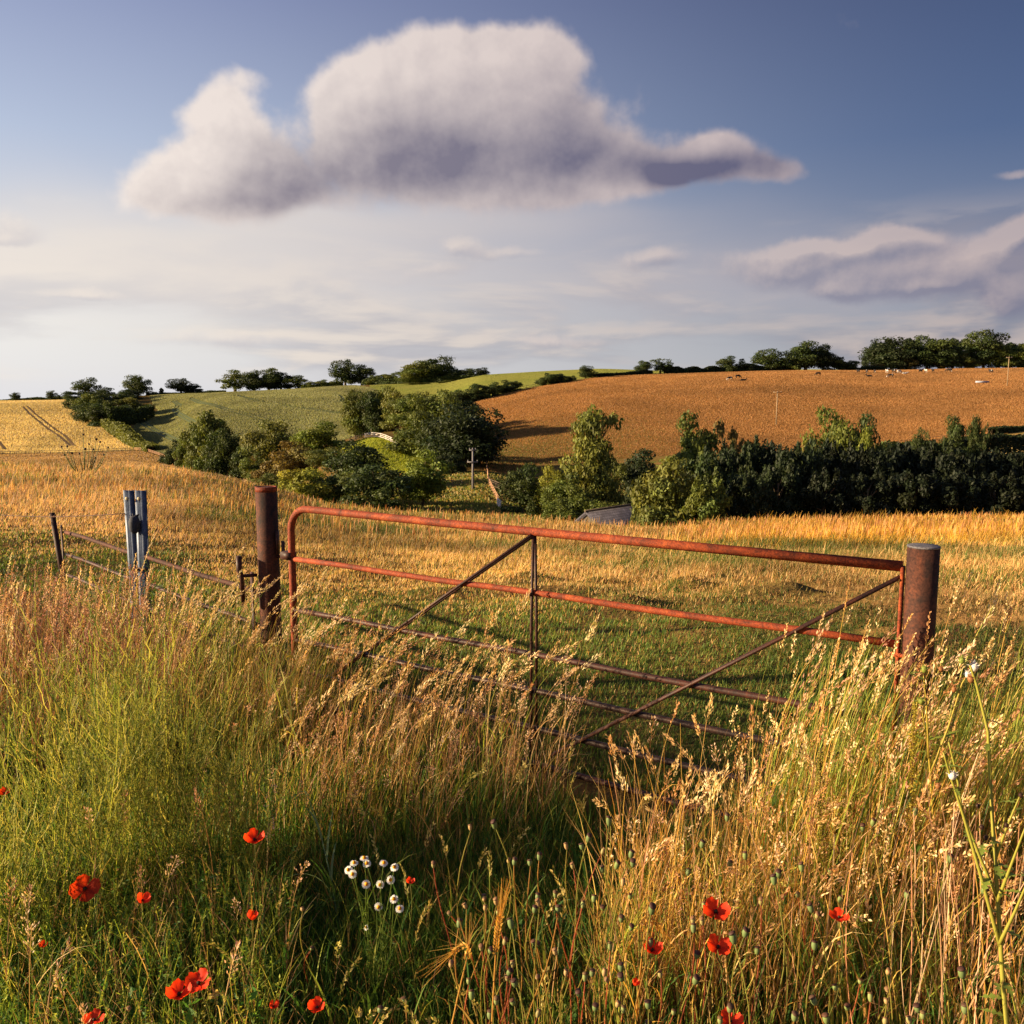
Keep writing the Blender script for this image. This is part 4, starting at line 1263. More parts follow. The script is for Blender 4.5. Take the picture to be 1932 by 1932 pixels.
def gs(u, v):
    """photo pixel -> (run along the gate, height) in the gate's own plane"""
    a, s = ray(u, v)
    t = (L0.dot(gn)) / (a * gn.x + gn.y) if True else 0
    y = t
    p = Vector((a * y, y, CAMZ + s * y))
    d = p - Vector((L0.x, L0.y, 0))
    return (d.x * gd.x + d.y * gd.y) / GL, p.z


def part(name, geo, mat, parent=None, smooth=True):
    return link(name, geo.mesh(name, mat, smooth), parent if parent else gate)


rb = .15
arc = [(rb - rb * math.cos(t), 0, ZT - rb + rb * math.sin(t)) for t in np.linspace(0, math.pi / 2, 9)]
part('top_bar', tube([(0, 0, .02), (0, 0, .5), (0, 0, ZT - rb - .05)] + arc + [(rb + .1, 0, ZT), (GL * .33, 0, ZT - .004), (GL * .66, 0, ZT - .003), (GL, 0, ZT)], .0235, 16), rust_red)
for z, m, r_ in ((1.02, rust_red, .0175), (.675, rust_dark, .0165), (.47, steel_dark, .0165), (.255, steel_dark, .0165), (.05, rust_dark, .0165)):
    n = 9
    part('bar', tube([(GL * k / n, 0, z + .004 * math.sin(k * 1.7)) for k in range(n + 1)], r_, 12), m)
part('end_bar', box((GL + .004, 0, (ZT + .0) / 2 + .01), (.012, .045, ZT - .02)), rust_red, smooth=False)


def brace(p0, p1, off, m):
    (s0, z0), (s1, z1) = p0, p1
    return part('brace', tube([(s0, -off, z0), ((s0 + s1) / 2, -off, (z0 + z1) / 2), (s1, -off, z1)], .0085, 8), m)


mid_s, _ = gs(1008, 1008)
lo_s, lo_z = gs(602, 1292)
rl_s, rl_z = gs(1040, 1425)
for off in (.026, -.026):
    brace((mid_s - .004, ZT - .02), (lo_s, max(.03, lo_z)), off, rust_dark)
    brace((GL - .01, ZT - .05), (rl_s, max(.04, rl_z)), off, rust_dark)
    part('brace', tube([(mid_s, -off * .35, ZT - .02), (mid_s, -off, .9), (mid_s, -off * 1.1, .04)], .0085, 8), rust_dark)
for (s, z) in ((mid_s, 1.02), (mid_s, .675), (mid_s, .47)):
    part('bolt', lathe([(.012, 0), (.012, .012), (.006, .018)], 6, Matrix.Translation((s, -.034, z)) @ Matrix.Rotation(R(90), 4, 'X')), rust_dark)
for z in (ZT - .32, .22):                                            # hinge straps on the hanging side
    part('hinge', box((-.035, 0, z), (.09, .06, .05)), rust_dark, smooth=False)
part('latch', tube([(GL - .02, -.02, .98), (GL + .05, -.02, .98), (GL + .07, -.02, 1.02)], .01, 8), rust_red)

# posts: thick steel pipe, rim and cap
def pipe_post(u, vtop, y, dia, label, lean=(0, 0), cap=True):
    a, s = ray(u, vtop); p = Vector((a * y, y, 0)); h = CAMZ + s * y
    o = empty('gate_post', (p.x, p.y, 0), label, 'gate post')
    link('pipe', tube([(0, 0, -.4), (0, 0, .3), (lean[0] * .6, lean[1] * .6, h * .6), (lean[0], lean[1], h)], dia / 2, 28).mesh('post_pipe', rust_post, True), o)
    if cap:
        link('cap', lathe([(dia / 2 + .001, -.006), (dia / 2 + .002, 0), (dia / 2 - .004, .003), (.01, .005)], 28, Matrix.Translation((lean[0], lean[1], h))).mesh('post_cap', rust_mat('cap_steel', srgb(84, 84, 92), srgb(116, 112, 116), srgb(136, 120, 112), .6), True), o)
    else:
        link('rim', lathe([(dia / 2 + .001, -.03), (dia / 2 + .002, .004), (dia / 2 - .012, .004), (dia / 2 - .012, -.02)], 28, Matrix.Translation((lean[0], lean[1], h))).mesh('post_rim', rust_red, True), o)
    return o, p, h


lp, lpos, lh = pipe_post(502, 919, 5.98, .146, 'thick dark rusty pipe post carrying the hinge side of the gate', cap=False)
rp, rpos, rh = pipe_post(1743, 1030, 3.60, .126, 'thick rusty pipe post with pale flat cap at the latch end of the gate')
for z in (ZT - .32, .22):
    link('hinge_pin', tube([(.07, -.02, z - .05), (.115, -.045, z - .05), (.115, -.045, z + .06)], .013, 8).mesh('hinge_pin', rust_dark, True), lp)
link('hinge_plate', box((.076, -.03, ZT - .27), (.012, .06, .16)).mesh('hinge_plate', rust_dark), lp)
link('staple', tube([(-.075, -.03, .86), (-.16, -.06, .86), (-.20, -.07, .855)], .012, 8).mesh('staple', rust_dark, True), lp)
link('drop_bolt', tube([(-.185, -.07, 1.0), (-.185, -.07, .90), (-.17, -.07, .86), (-.165, -.07, .66)], [.021, .021, .016, .014], 8).mesh('drop_bolt', rust_dark, True), lp)

# pipe hurdle running on to the left of the hinge post
fz = .70
fa, fb = on_level(505, 1124, fz), on_level(122, 1003, fz)
fd = Vector((fb.x - fa.x, fb.y - fa.y, 0)); FL = fd.length; fang = math.atan2(fd.y, fd.x)
hur = empty('pipe_hurdle', (fa.x, fa.y, 0), 'rusty pipe hurdle sunk in tall grass left of the hinge post', 'fence', rz=fang)
for z, r_ in ((fz, .0185), (.46, .016), (.24, .016)):
    link('bar', tube([(FL * k / 8, 0, z + .006 * math.sin(k * 2.1)) for k in range(9)], r_, 10).mesh('hurdle_bar', rust_post if z > .6 else rust_dark, True), hur)
for s in (.16, FL):
    link('upright', box((s, .03, .40 if s < FL else .37), (.035, .012,   .9 if s < FL else .8)).mesh('hurdle_upright', rust_dark), hur)
# stub post at the far end and the two lengths of galvanised barrier lashed together
t = .0
bz = at(252, 925, 7.55)
bp = empty('barrier_post', (bz.x, bz.y, 0), 'pale blue grey galvanised post of two bolted channels lashed with wire', 'fence post', rz=R(-6))
H_ = bz.z
for s, w_, rot in ((-.052, .088, 3), (.058, .094, -4)):
    g = Geo()
    prof = [(-.5, .02), (-.42, -.012), (-.16, -.018), (0, -.010), (.16, -.018), (.42, -.012), (.5, .02)]
    V = []
    for (zz) in (-.3, .25, .6, H_):
        for (fx, fy) in prof: V.append((s + fx * w_ + (H_ - zz) * .004 * rot, fy, zz))
    V2 = [(x, y + .006, z) for (x, y, z) in V]
    n = len(prof); Q = []
    for i in range(3):
        for j in range(n - 1):
            a_ = i * n + j; Q.append((a_, a_ + 1, a_ + 1 + n, a_ + n)); b_ = a_ + 4 * n; Q.append((b_ + n, b_ + n + 1, b_ + 1, b_))
    for j in range(n - 1):
        a_ = 3 * n + j; Q.append((a_, a_ + 1, a_ + 1 + 4 * n, a_ + 4 * n))
    for i in range(3):
        for j in (0, n - 1):
            a_ = i * n + j; Q.append((a_, a_ + n, a_ + 5 * n, a_ + 4 * n))
    g.add(V + V2, np.array(Q))
    ch = link('channel', g.mesh('barrier_channel', galv), bp)
    link('bolt', lathe([(.015, 0), (.015, .008), (.008, .014)], 8, Matrix.Translation((s, -.02, H_ - .07)) @ Matrix.Rotation(R(90), 4, 'X')).mesh('barrier_bolt', plain_mat('brass_bolt', srgb(190, 170, 130), srgb(210, 190, 150))), ch)
link('lashing', tube([(.03 * math.cos(k * .9) * (1 + .5 * math.sin(k * 2.3)) + .01, -.032 - .012 * math.sin(k), H_ - .21 - .075 * (k % 9) / 9 - .012 * math.sin(k * 3.3)) for k in range(34)], .0065, 6).mesh('lashing', rust_mat('lashing_cord', srgb(44, 44, 52), srgb(62, 62, 74), srgb(84, 84, 96))), bp)
link('lashing', tube([(-.11 + .22 * k / 12, -.03 - .018 * math.sin(k * .7), .60 + .01 * math.sin(k * 1.9)) for k in range(13)], .008, 6).mesh('lashing', wire_mat), bp)
link('block', lathe([(.02, -.10), (.045, -.07), (.05, 0), (.035, .04), (.015, .05)], 8, Matrix.Translation((.015, -.045, H_ - .27))).mesh('lashing_knot', rust_mat('dark_rag', srgb(40, 42, 52), srgb(62, 64, 76), srgb(80, 82, 92))), bp)
# stub and barbed wire
sp = at(115, 966, 8.9)
st = link('stub_post', box((0, 0, sp.z / 2 - .1), (.05, .02, sp.z + .2)).mesh('stub_post', rust_dark), label='short dark iron stub standing at the far end of the pipe hurdle', cat='fence post')
st.location = (sp.x, sp.y, 0); st.rotation_euler = (0, R(-5), .4)
wr = link('barbed_wire', Geo().add([(0, 0, 0)], []).mesh('x') if False else (lambda: [
    (g := Geo()),
    tube([tuple(at(236, 969, 7.5).lerp(at(-60, 966, 9.6), k / 10) - Vector((0, 0, .04 * math.sin(math.pi * k / 10)))) for k in range(11)], .004, 5, geo=g),
    [tube([tuple(at(236, 969, 7.5).lerp(at(-60, 966, 9.6), (k + .5) / 22) + Vector((dx * .03, 0, -.02 + dx * .02))) for dx in (-1, 0, 1)], .0025, 4, geo=g) for k in range(22)],
    g.mesh('barbed_wire', wire_mat)][-1])(), label='thin rusty barbed wire running left from the lashed barrier post', cat='wire')

# ------------------------------------------------------------------ grass, stalks and weeds: every blade a real curved strip
blade_mat = plant_mat('grass_blades', 0.45)
straw_mat = plant_mat('dry_straw', 0.36, spec=.3)


def ground_plan(u, v):
    p = on_level(u, v, 0.0); return (p.x, p.y)


def paths(base, h, lean_dir, th0, th1, K=5, power=1.5):
    """curved stalks: base (N,3), length h, leaning toward lean_dir from angle th0 at the foot to th1 at the tip"""
    n = len(base)
    t = np.linspace(0, 1, K)
    th = th0[:, None] + (th1 - th0)[:, None] * t[None, :] ** power
    seg = h[:, None] / (K - 1)
    dz = np.cos(th[:, :-1]) * seg; dr = np.sin(th[:, :-1]) * seg
    z = np.concatenate([np.zeros((n, 1)), np.cumsum(dz, 1)], 1)
    r = np.concatenate([np.zeros((n, 1)), np.cumsum(dr, 1)], 1)
    P = np.stack([base[:, :1] + r * np.cos(lean_dir)[:, None], base[:, 1:2] + r * np.sin(lean_dir)[:, None], base[:, 2:3] + z], -1)
    return P


def ribbons(g, P, w0, cols, tip=0.12, prof=None, face=None, tipcol=None):
    """flat strips along paths P (N,K,3); widths w0 (N,)"""
    n, K, _ = P.shape
    t = np.linspace(0, 1, K)
    pr = (1 - t ** 2.2) * (1 - tip) + tip if prof is None else np.interp(t, np.linspace(0, 1, len(prof)), prof)
    a = rng.uniform(0, 2 * np.pi, n) if face is None else face
    side = np.stack([np.cos(a), np.sin(a), np.zeros(n)], -1)
    W = (w0[:, None] * pr[None, :] / 2)[:, :, None] * side[:, None, :]
    V = np.stack([P - W, P + W], 2).reshape(-1, 3)
    i = np.arange(n)[:, None] * (2 * K) + 2 * np.arange(K - 1)[None, :]
    Q = np.stack([i, i + 1, i + 3, i + 2], -1).reshape(-1, 4)
    C = np.repeat(cols[:, None, :], K, 1)
    if tipcol is not None: C = C * (1 - t[None, :, None] ** 1.5) + tipcol[:, None, :] * t[None, :, None] ** 1.5
    g.add(V, Q, np.repeat(C, 2, 1).reshape(-1, 3))


def flakes(g, pos, d, ln, wd, cols):
    """small pointed scales (spikelets, leaves): kite shaped faces at pos pointing along d"""
    n = len(pos)
    d = d / (np.linalg.norm(d, axis=1)[:, None] + 1e-9)
    s = np.cross(d, rng.normal(size=(n, 3))); s /= np.linalg.norm(s, axis=1)[:, None] + 1e-9
    m = pos + d * (ln * .42)[:, None]
    V = np.stack([pos, m - s * (wd / 2)[:, None], pos + d * ln[:, None], m + s * (wd / 2)[:, None]], 1).reshape(-1, 3)
    g.add(V, np.arange(4 * n).reshape(-1, 4), np.repeat(cols, 4, 0))


def pal(n, cols, jit=.18, weights=None):
    c = np.array([x[:3] for x in cols])
    k = rng.choice(len(c), n, p=None if weights is None else np.array(weights) / sum(weights))
    return c[k] * rng.uniform(1 - jit, 1 + jit, (n, 1)) * rng.uniform(.94, 1.06, (n, 3))


def scatter(poly, dens, clump=0.0, seed=5, size=1.6):
    """random points in a plan polygon, at dens per square metre, gathered in tufts"""
    P = np.array(poly)
    x0, y0 = P.min(0); x1, y1 = P.max(0)
    n = int((x1 - x0) * (y1 - y0) * dens)
    x, y = rng.uniform(x0, x1, n), rng.uniform(y0, y1, n)
    k = inpoly(x, y, poly)
    if clump: k &= rng.random(n) > clump * smooth(.40, .60, fbm(x * size + 11, y * size, seed, 3))
    x, y = x[k], y[k]
    return np.stack([x, y, HT(x, y)], -1)


STRAW = [srgb(212, 172, 102), srgb(196, 152, 88), srgb(226, 190, 124), srgb(176, 128, 74), srgb(204, 160, 98)]
PINK = [srgb(188, 146, 108), srgb(170, 122, 88), srgb(210, 170, 128), srgb(150, 104, 72)]
GREEN = [srgb(108, 132, 52), srgb(86, 114, 48), srgb(130, 142, 60), srgb(70, 98, 44)]
LUSH = [srgb(82, 122, 50), srgb(66, 106, 46), srgb(106, 136, 54), srgb(58, 92, 42)]
YGREEN = [srgb(172, 178, 70), srgb(150, 164, 62), srgb(192, 184, 84)]
GOLD = [srgb(228, 180, 86), srgb(214, 164, 72), srgb(236, 194, 104), srgb(198, 146, 64)]


def blades(g, base, hr, wr, colors, lean=None, spread=1.2, bend=(.3, 1.1), K=4, jit=.2, weights=None, tip=.12, foot=.3):
    n = len(base)
    if n == 0: return
    h = rng.uniform(*hr, n) * (0.75 + .5 * fbm(base[:, 0] * 2.2, base[:, 1] * 2.2, 31, 3))
    d = rng.uniform(0, 2 * np.pi, n) if lean is None else rng.normal(lean, spread, n)
    P = paths(base, h, d, rng.uniform(0, foot, n), rng.uniform(*bend, n), K)
    ribbons(g, P, rng.uniform(*wr, n), pal(n, colors, jit, weights), tip)


def stalks(g, base, hr, kind, colors, headcols, lean=0.0, spread=.9, bend=(.15, .9), head=(.07, .13), K=8, thick=(.0016, .0026), leaf=True):
    """flowering grasses: stem, a leaf or two and a head built from single spikelets"""
    n = len(base)
    if n == 0: return
    h = rng.uniform(*hr, n) * (0.8 + .4 * fbm(base[:, 0] * 1.6, base[:, 1] * 1.6, 77, 3))
    d = rng.normal(lean, spread, n)
    P = paths(base, h, d, rng.uniform(0, .16, n), rng.uniform(*bend, n), K, 2.4)
    cs = pal(n, colors)
    ribbons(g, P, rng.uniform(*thick, n), cs, .7)
    hl = rng.uniform(*head, n)                                       # head length
    frac = np.clip(hl / h, .04, .5)
    hc = pal(n, headcols)
    M = {'spike': 30, 'panicle': 34, 'plume': 44, 'ear': 24}[kind]
    u_ = np.linspace(0, 1, M)
    tt = 1 - frac[:, None] * (1 - u_[None, :])
    f = tt * (K - 1); i0 = np.minimum(f.astype(int), K - 2); fr = (f - i0)[..., None]
    A = np.take_along_axis(P, i0[..., None].repeat(3, 2), 1); B = np.take_along_axis(P, (i0 + 1)[..., None].repeat(3, 2), 1)
    pos = A * (1 - fr) + B * fr
    ax = B - A; ax /= np.linalg.norm(ax, axis=2)[..., None] + 1e-9
    rad = rng.normal(size=(n, M, 3)); rad -= ax * (rad * ax).sum(2)[..., None]; rad /= np.linalg.norm(rad, axis=2)[..., None] + 1e-9
    taper = (1 - u_) ** .7
    if kind == 'spike':
        off = .003 * (1 - u_ ** 3); dirv = ax * 1.0 + rad * .55; ln = rng.uniform(.008, .014, (n, M)); wd = ln * .5
    elif kind == 'ear':
        off = .003 + 0 * u_; dirv = ax * 1.0 + rad * .6; ln = rng.uniform(.012, .020, (n, M)); wd = ln * .5
    elif kind == 'panicle':
        off = .045 * taper * rng.uniform(.1, 1, M) * np.minimum(1, u_ * 6 + .3); dirv = ax * 1.2 + rad * .8; ln = rng.uniform(.008, .015, (n, M)); wd = ln * .42
    else:
        off = .022 * taper * rng.uniform(.2, 1, M); dirv = ax * 1.6 + rad * .5; ln = rng.uniform(.012, .024, (n, M)); wd = ln * .26
    off = np.broadcast_to(off, (n, M)) * rng.uniform(.4, 1.2, (n, M))
    root = pos
    pos = pos + rad * off[..., None] + ax * off[..., None] * .9
    if kind in ('panicle',):                                         # hair-thin branches
        k = np.arange(0, M, 2)
        Pb = np.stack([root[:, k].reshape(-1, 3), pos[:, k].reshape(-1, 3)], 1)
        ribbons(g, Pb, np.full(len(Pb), .0011), np.repeat(cs, len(k), 0), 1.0)
    flakes(g, pos.reshape(-1, 3), dirv.reshape(-1, 3), ln.reshape(-1), wd.reshape(-1), np.repeat(hc, M, 0) * rng.uniform(.75, 1.25, (n * M, 1)))
    if leaf:
        for _ in range(2):
            k = rng.integers(0, int(K * .55), n)
            b = P[np.arange(n), k]
            L_ = rng.uniform(.12, .30, n)
            Pl = paths(b, L_, d + rng.normal(0, 1.2, n), rng.uniform(.2, .6, n), rng.uniform(.9, 2.1, n), 5)
            ribbons(g, Pl, rng.uniform(.003, .0065, n), pal(n, colors), .1)


def gate_side(x, y):
    """>0 on the camera's side of the gate line"""
    return (x - L0.x) * gn.x + (y - L0.y) * gn.y


def stuff(name, g, mat, label, cat='grass'):
    return link(name, g.mesh(name, mat), label=label, cat=cat, kind='stuff')


# ---- the field beyond the gate
N = 460000
yy = np.exp(rng.uniform(math.log(3.2), math.log(72), N * 2))
aa = rng.uniform(-.70, .70, N * 2)
# thin out with distance so that the cover stays even in the picture
keep = rng.random(N * 2) < np.clip(1.0 * (yy / 12) ** -.05, 0, 1) * .55
x, y = (aa * yy)[keep], yy[keep]
k = gate_side(x, y) < -.05
k &= ~((x < -1.3) & (y < 6.3 - .9 * (x + 1.6)))
x, y = x[k], y[k]
u = pix_u(x, y)
rough = fbm(x * .35, y * .22, 41, 4)
fine = fbm(x * 1.3, y * .9, 57, 3)
dist = gate_side(x, y) * -1
zn = smooth(3.0, 6.5, dist + 5 * (rough - .5) - np.clip((u - 1100) / 500, -1, .8) * 1.2)      # 0 = green by the gate, 1 = hay
gr_patch = smooth(.56, .66, fbm(x * .25 + 7, y * .16, 91, 4))
hay = np.clip(zn - gr_patch * .55 * smooth(5, 12, dist), 0, 1)
rightgold = smooth(1150, 1500, u) * smooth(20, 27, y)
leftpink = smooth(560, 200, u)
hgt = (.045 + .11 * zn * smooth(4, 14, dist)) * (.6 + .9 * fine)
hgt = hgt + .10 * smooth(18, 40, y) + .13 * rightgold * (.5 + .9 * fine) + .10 * leftpink * smooth(4, 12, dist) * (.5 + fine)
short = (rng.random(len(x)) < .35)
hgt = np.where(short, hgt * .55, hgt * 1.15)
tall = rng.random(len(x)) < .05 * zn
hgt = np.where(tall, hgt * 1.8, hgt)
bare = smooth(.60, .68, fbm(x * .9 + 3, y * .7, 13, 3)) * smooth(2.5, 4, dist) * (1 - smooth(8, 11, dist)) * smooth(850, 1000, u)
kk = rng.random(len(x)) > bare * .9
x, y, u, hay, rightgold, leftpink, hgt, dist, tall = (v_[kk] for v_ in (x, y, u, hay, rightgold, leftpink, hgt, dist, tall))
n = len(x)
base = np.stack([x, y, HT(x, y) - .01], -1)
isdry = rng.random(n) < .10 + .80 * hay
cg = pal(n, [srgb(88, 108, 44), srgb(74, 98, 40), srgb(116, 124, 54), srgb(64, 86, 36)])
cd = pal(n, [srgb(212, 172, 112), srgb(196, 150, 92), srgb(226, 190, 130), srgb(176, 130, 80), srgb(150, 132, 72)], .22)
cp = pal(n, [srgb(196, 156, 116), srgb(178, 134, 98), srgb(210, 170, 120), srgb(150, 120, 78)], .2)
cy = pal(n, [srgb(222, 170, 66), srgb(206, 150, 52), srgb(226, 182, 84), srgb(176, 144, 56)], .18)
col = np.where(isdry[:, None], cd, cg)
col = np.where((isdry & (rng.random(n) < leftpink))[:, None], cp, col)
col = np.where((rng.random(n) < rightgold * .9)[:, None], cy, col)
patch = fbm(x * .22 + 3, y * .13, 113, 4); patch2 = fbm(x * .9, y * .35, 127, 3)
col = col * (.55 + .95 * smooth(.25, .75, patch))[:, None] * (.72 + .56 * patch2)[:, None]
mix_g = (smooth(.55, .68, fbm(x * .18 + 40, y * .10, 131, 4)) * smooth(6, 10, dist) * (rng.random(n) < .55))[:, None]
col = col * (1 - mix_g) + pal(n, [srgb(112, 118, 56), srgb(92, 106, 48)]) * mix_g
col = col * np.where(isdry, .84, .98)[:, None] * (1 - .14 * rightgold)[:, None]
P = paths(base, hgt, rng.normal(0.2, 1.3, n), rng.uniform(0, .5, n), rng.uniform(.2, 1.7, n), 4)
gq = Geo()
ribbons(gq, P, (.0032 + .00058 * y) * rng.uniform(.6, 1.3, n), col, .25)
stuff('field_grass', gq, blade_mat, 'dry tan and green pasture grass covering the field beyond the gate')

# seed heads standing over the crest and the golden strip
gq = Geo()
m = 16000
y = rng.uniform(26, 62, m); a_ = rng.uniform(-.68, .66, m); x = a_ * y; u = pix_u(x, y)
k = rng.random(m) < .25 + .75 * smooth(1150, 1450, u)
x, y = x[k], y[k]
b = np.stack([x, y, HT(x, y)], -1); n = len(b)
P = paths(b, rng.uniform(.35, .62, n), rng.normal(0, .8, n), np.zeros(n), rng.uniform(.1, .7, n), 4)
ribbons(gq, P, .010 + .0004 * y * rng.uniform(.5, 1.2, n), pal(n, [srgb(196, 140, 84), srgb(176, 116, 72), srgb(214, 166, 96)]), .6, prof=[.5, .4, .5, 1.3, 1.6, .4])
stuff('seeding_grass', gq, straw_mat, 'taller brown seeding grass standing along the crest of the near field')

# ---- the bank in front of the gate
FG = {
    'mat':    [ground_plan(*p) for p in [(-300, 2500), (-300, 1430), (120, 1400), (500, 1350), (1100, 1520), (1720, 1680), (2400, 1640), (2600, 2500)]],
    'path':   [ground_plan(*p) for p in [(400, 2500), (470, 1800), (600, 1640), (660, 1560), (1060, 1530), (1180, 1640), (1080, 1790), (1120, 2500)]],
    'mid':    [ground_plan(*p) for p in [(560, 1352), (575, 1470), (700, 1560), (900, 1560), (1060, 1560), (1090, 1500), (900, 1440)]],
    'midw':   [ground_plan(*p) for p in [(430, 1370), (450, 1560), (700, 1640), (1000, 1600), (1090, 1520), (900, 1450), (560, 1352)]],
    'left':   [ground_plan(*p) for p in [(-160, 2300), (-140, 1680), (100, 1680), (500, 1640), (560, 1760), (500, 2300)]],
    'farl':   [ground_plan(*p) for p in [(-200, 1500), (-240, 1330), (160, 1280), (330, 1320), (360, 1460), (100, 1520)]],
    'post':   [ground_plan(*p) for p in [(300, 1480), (310, 1330), (470, 1270), (590, 1330), (600, 1420), (470, 1500)]],
    'right':  [ground_plan(*p) for p in [(1120, 1930), (1110, 1830), (1190, 1690), (1420, 1640), (1700, 1660), (2500, 1620), (2700, 2300), (1900, 2250), (1750, 2010)]],
    'rback':  [ground_plan(*p) for p in [(1380, 1640), (1560, 1580), (1720, 1640), (1800, 1540), (2500, 1500), (2600, 1800), (1600, 1800)]],
    'rpost':  [ground_plan(*p) for p in [(1390, 1680), (1540, 1610), (1760, 1650), (1830, 1800), (1450, 1800)]],
    'fore':   [ground_plan(*p) for p in [(560, 2700), (820, 2050), (1000, 1920), (1300, 1870), (1900, 1900), (2300, 2700)]],
    'nettle': [ground_plan(*p) for p in [(-260, 1330), (-260, 1230), (300, 1220), (440, 1290), (420, 1340), (150, 1310)]],
}
# turf everywhere
g1 = Geo()
blades(g1, scatter(FG['mat'], 3600), (.05, .16), (.003, .006), LUSH + GREEN + [STRAW[1]], bend=(.3, 1.5))
blades(g1, scatter(FG['path'], 7500), (.04, .11), (.0026, .005), LUSH + GREEN + [YGREEN[1]], bend=(.3, 1.7))
blades(g1, scatter(FG['path'], 260, .85, 3), (.12, .30), (.003, .006), LUSH + YGREEN, bend=(.5, 1.9), K=6)
blades(g1, scatter(FG['path'], 700, .7, 8), (.05, .20), (.002, .004), STRAW + PINK, bend=(.6, 1.8))
blades(g1, scatter(FG['midw'], 950, .7, 4), (.14, .40), (.003, .007), GREEN + LUSH + YGREEN, bend=(.2, 1.4), K=6, lean=0.2)
blades(g1, scatter(FG['left'], 2600, .5, 6), (.10, .34), (.0026, .006), GREEN + LUSH + YGREEN, bend=(.2, 1.5), K=5)
blades(g1, scatter(FG['farl'], 1300, .5, 7), (.25, .62), (.004, .008), GREEN + YGREEN + GREEN, bend=(.2, 1.2), K=5)
blades(g1, scatter(FG['post'], 1600, .5, 9), (.22, .58), (.003, .006), GREEN + YGREEN, bend=(.2, 1.3), K=5, lean=0)
blades(g1, scatter(FG['right'], 2300, .5, 12), (.12, .46), (.003, .007), GREEN + LUSH + YGREEN, bend=(.2, 1.5), K=5)
blades(g1, scatter(FG['rback'], 1000, .5, 14), (.50, 1.05), (.0035, .0065), YGREEN + GREEN + YGREEN, bend=(.25, .75), K=6, lean=.2, spread=.45)
blades(g1, scatter(FG['rpost'], 900, .5, 51), (.55, 1.0), (.0035, .0065), YGREEN + GREEN, bend=(.25, .8), K=6, lean=.15, spread=.4)
blades(g1, scatter(FG['path'], 110, .6, 61), (.14, .32), (.008, .014), LUSH + GREEN, bend=(.7, 2.0), K=7, tip=.05)
blades(g1, scatter(FG['left'], 110, .6, 62), (.16, .36), (.007, .013), LUSH + GREEN + YGREEN, bend=(.5, 2.0), K=7, tip=.05)
blades(g1, scatter(FG['right'], 70, .6, 63), (.25, .5), (.007, .011), YGREEN + STRAW, bend=(.5, 2.0), K=7, tip=.05)
stuff('green_grass', g1, blade_mat, 'green blades of grass covering the bank in front of the gate')

LIGHT = [srgb(222, 184, 146), srgb(206, 160, 122), srgb(230, 200, 160), srgb(190, 136, 100)]
# dry stems, brittle tangle
g2 = Geo()
blades(g2, scatter(FG['right'], 1500, .75, 15), (.25, .70), (.0024, .0045), STRAW + GOLD + PINK, bend=(.1, 1.3), K=6)
blades(g2, scatter(FG['right'], 900, .4, 16), (.10, .35), (.002, .004), STRAW + PINK, bend=(.8, 2.0), K=5)
blades(g2, scatter(FG['rback'], 420, .6, 17), (.45, .90), (.0024, .0045), STRAW + GOLD, bend=(.15, .7), K=6, lean=.2, spread=.5)
blades(g2, scatter(FG['midw'], 520, .75, 18), (.22, .60), (.0024, .0042), LIGHT + STRAW + PINK, bend=(.2, 1.4), K=5, lean=0)
blades(g2, scatter(FG['left'], 600, .7, 19), (.14, .36), (.002, .004), STRAW + PINK, bend=(.2, 1.5), K=5)
blades(g2, scatter(FG['farl'], 1000, .7, 20), (.45, .92), (.003, .006), PINK + [srgb(150, 98, 80), srgb(128, 82, 70), srgb(166, 112, 90)], bend=(.1, 1.0), K=6, lean=0)
blades(g2, scatter(FG['post'], 420, .6, 22), (.35, .8), (.002, .004), STRAW + PINK, bend=(.1, 1.1), K=6, lean=0, spread=.8)
blades(g2, scatter(FG['fore'], 450, .6, 23), (.15, .40), (.002, .004), STRAW + YGREEN, bend=(.1, 1.0), K=6)
RB = [ground_plan(*p) for p in [(1420, 2000), (1450, 1740), (1950, 1700), (2300, 2300), (1850, 2230)]]
blades(g2, scatter(RB, 170, .5, 24), (.45, .85), (.0030, .0046), LIGHT, bend=(-.2, .45), K=6, tip=.5)
blades(g2, scatter(FG['right'], 60, .5, 25), (.45, .80), (.0028, .0042), LIGHT + GOLD, bend=(0, .6), K=6, tip=.5)
stuff('dry_grass', g2, straw_mat, 'brittle dry straw coloured grass stems tangled over the bank', 'dry grass')

# flowering grasses
g3 = Geo()
HEAD = [srgb(234, 200, 142), srgb(218, 176, 118), srgb(244, 216, 166), srgb(198, 146, 98)]
HPINK = [srgb(216, 172, 138), srgb(194, 142, 110), srgb(232, 198, 162)]
stalks(g3, scatter(FG['mid'], 85, .5, 31), (.62, 1.02), 'plume', STRAW + YGREEN, HEAD, 0.0, .7, (.5, 1.5), (.10, .18))
stalks(g3, scatter(FG['mid'], 70, .6, 32), (.50, .80), 'panicle', STRAW + PINK, HPINK, 0.0, .9, (.3, 1.1), (.10, .17))
stalks(g3, scatter(FG['midw'], 90, .6, 33), (.30, .62), 'panicle', STRAW + PINK, HPINK, 0.0, 1.0, (.2, 1.2), (.08, .14))
stalks(g3, scatter(FG['midw'], 40, .6, 38), (.45, .85), 'plume', YGREEN + STRAW, HEAD, 0.1, .8, (.5, 1.6), (.10, .2))
stalks(g3, scatter(FG['farl'], 60, .5, 34), (.85, 1.15), 'spike', PINK + STRAW, HEAD, 0.0, .6, (.1, .7), (.10, .17))
stalks(g3, scatter(FG['farl'], 75, .5, 35), (.70, 1.0), 'panicle', PINK, HPINK, 0.0, .9, (.1, .9), (.12, .18))
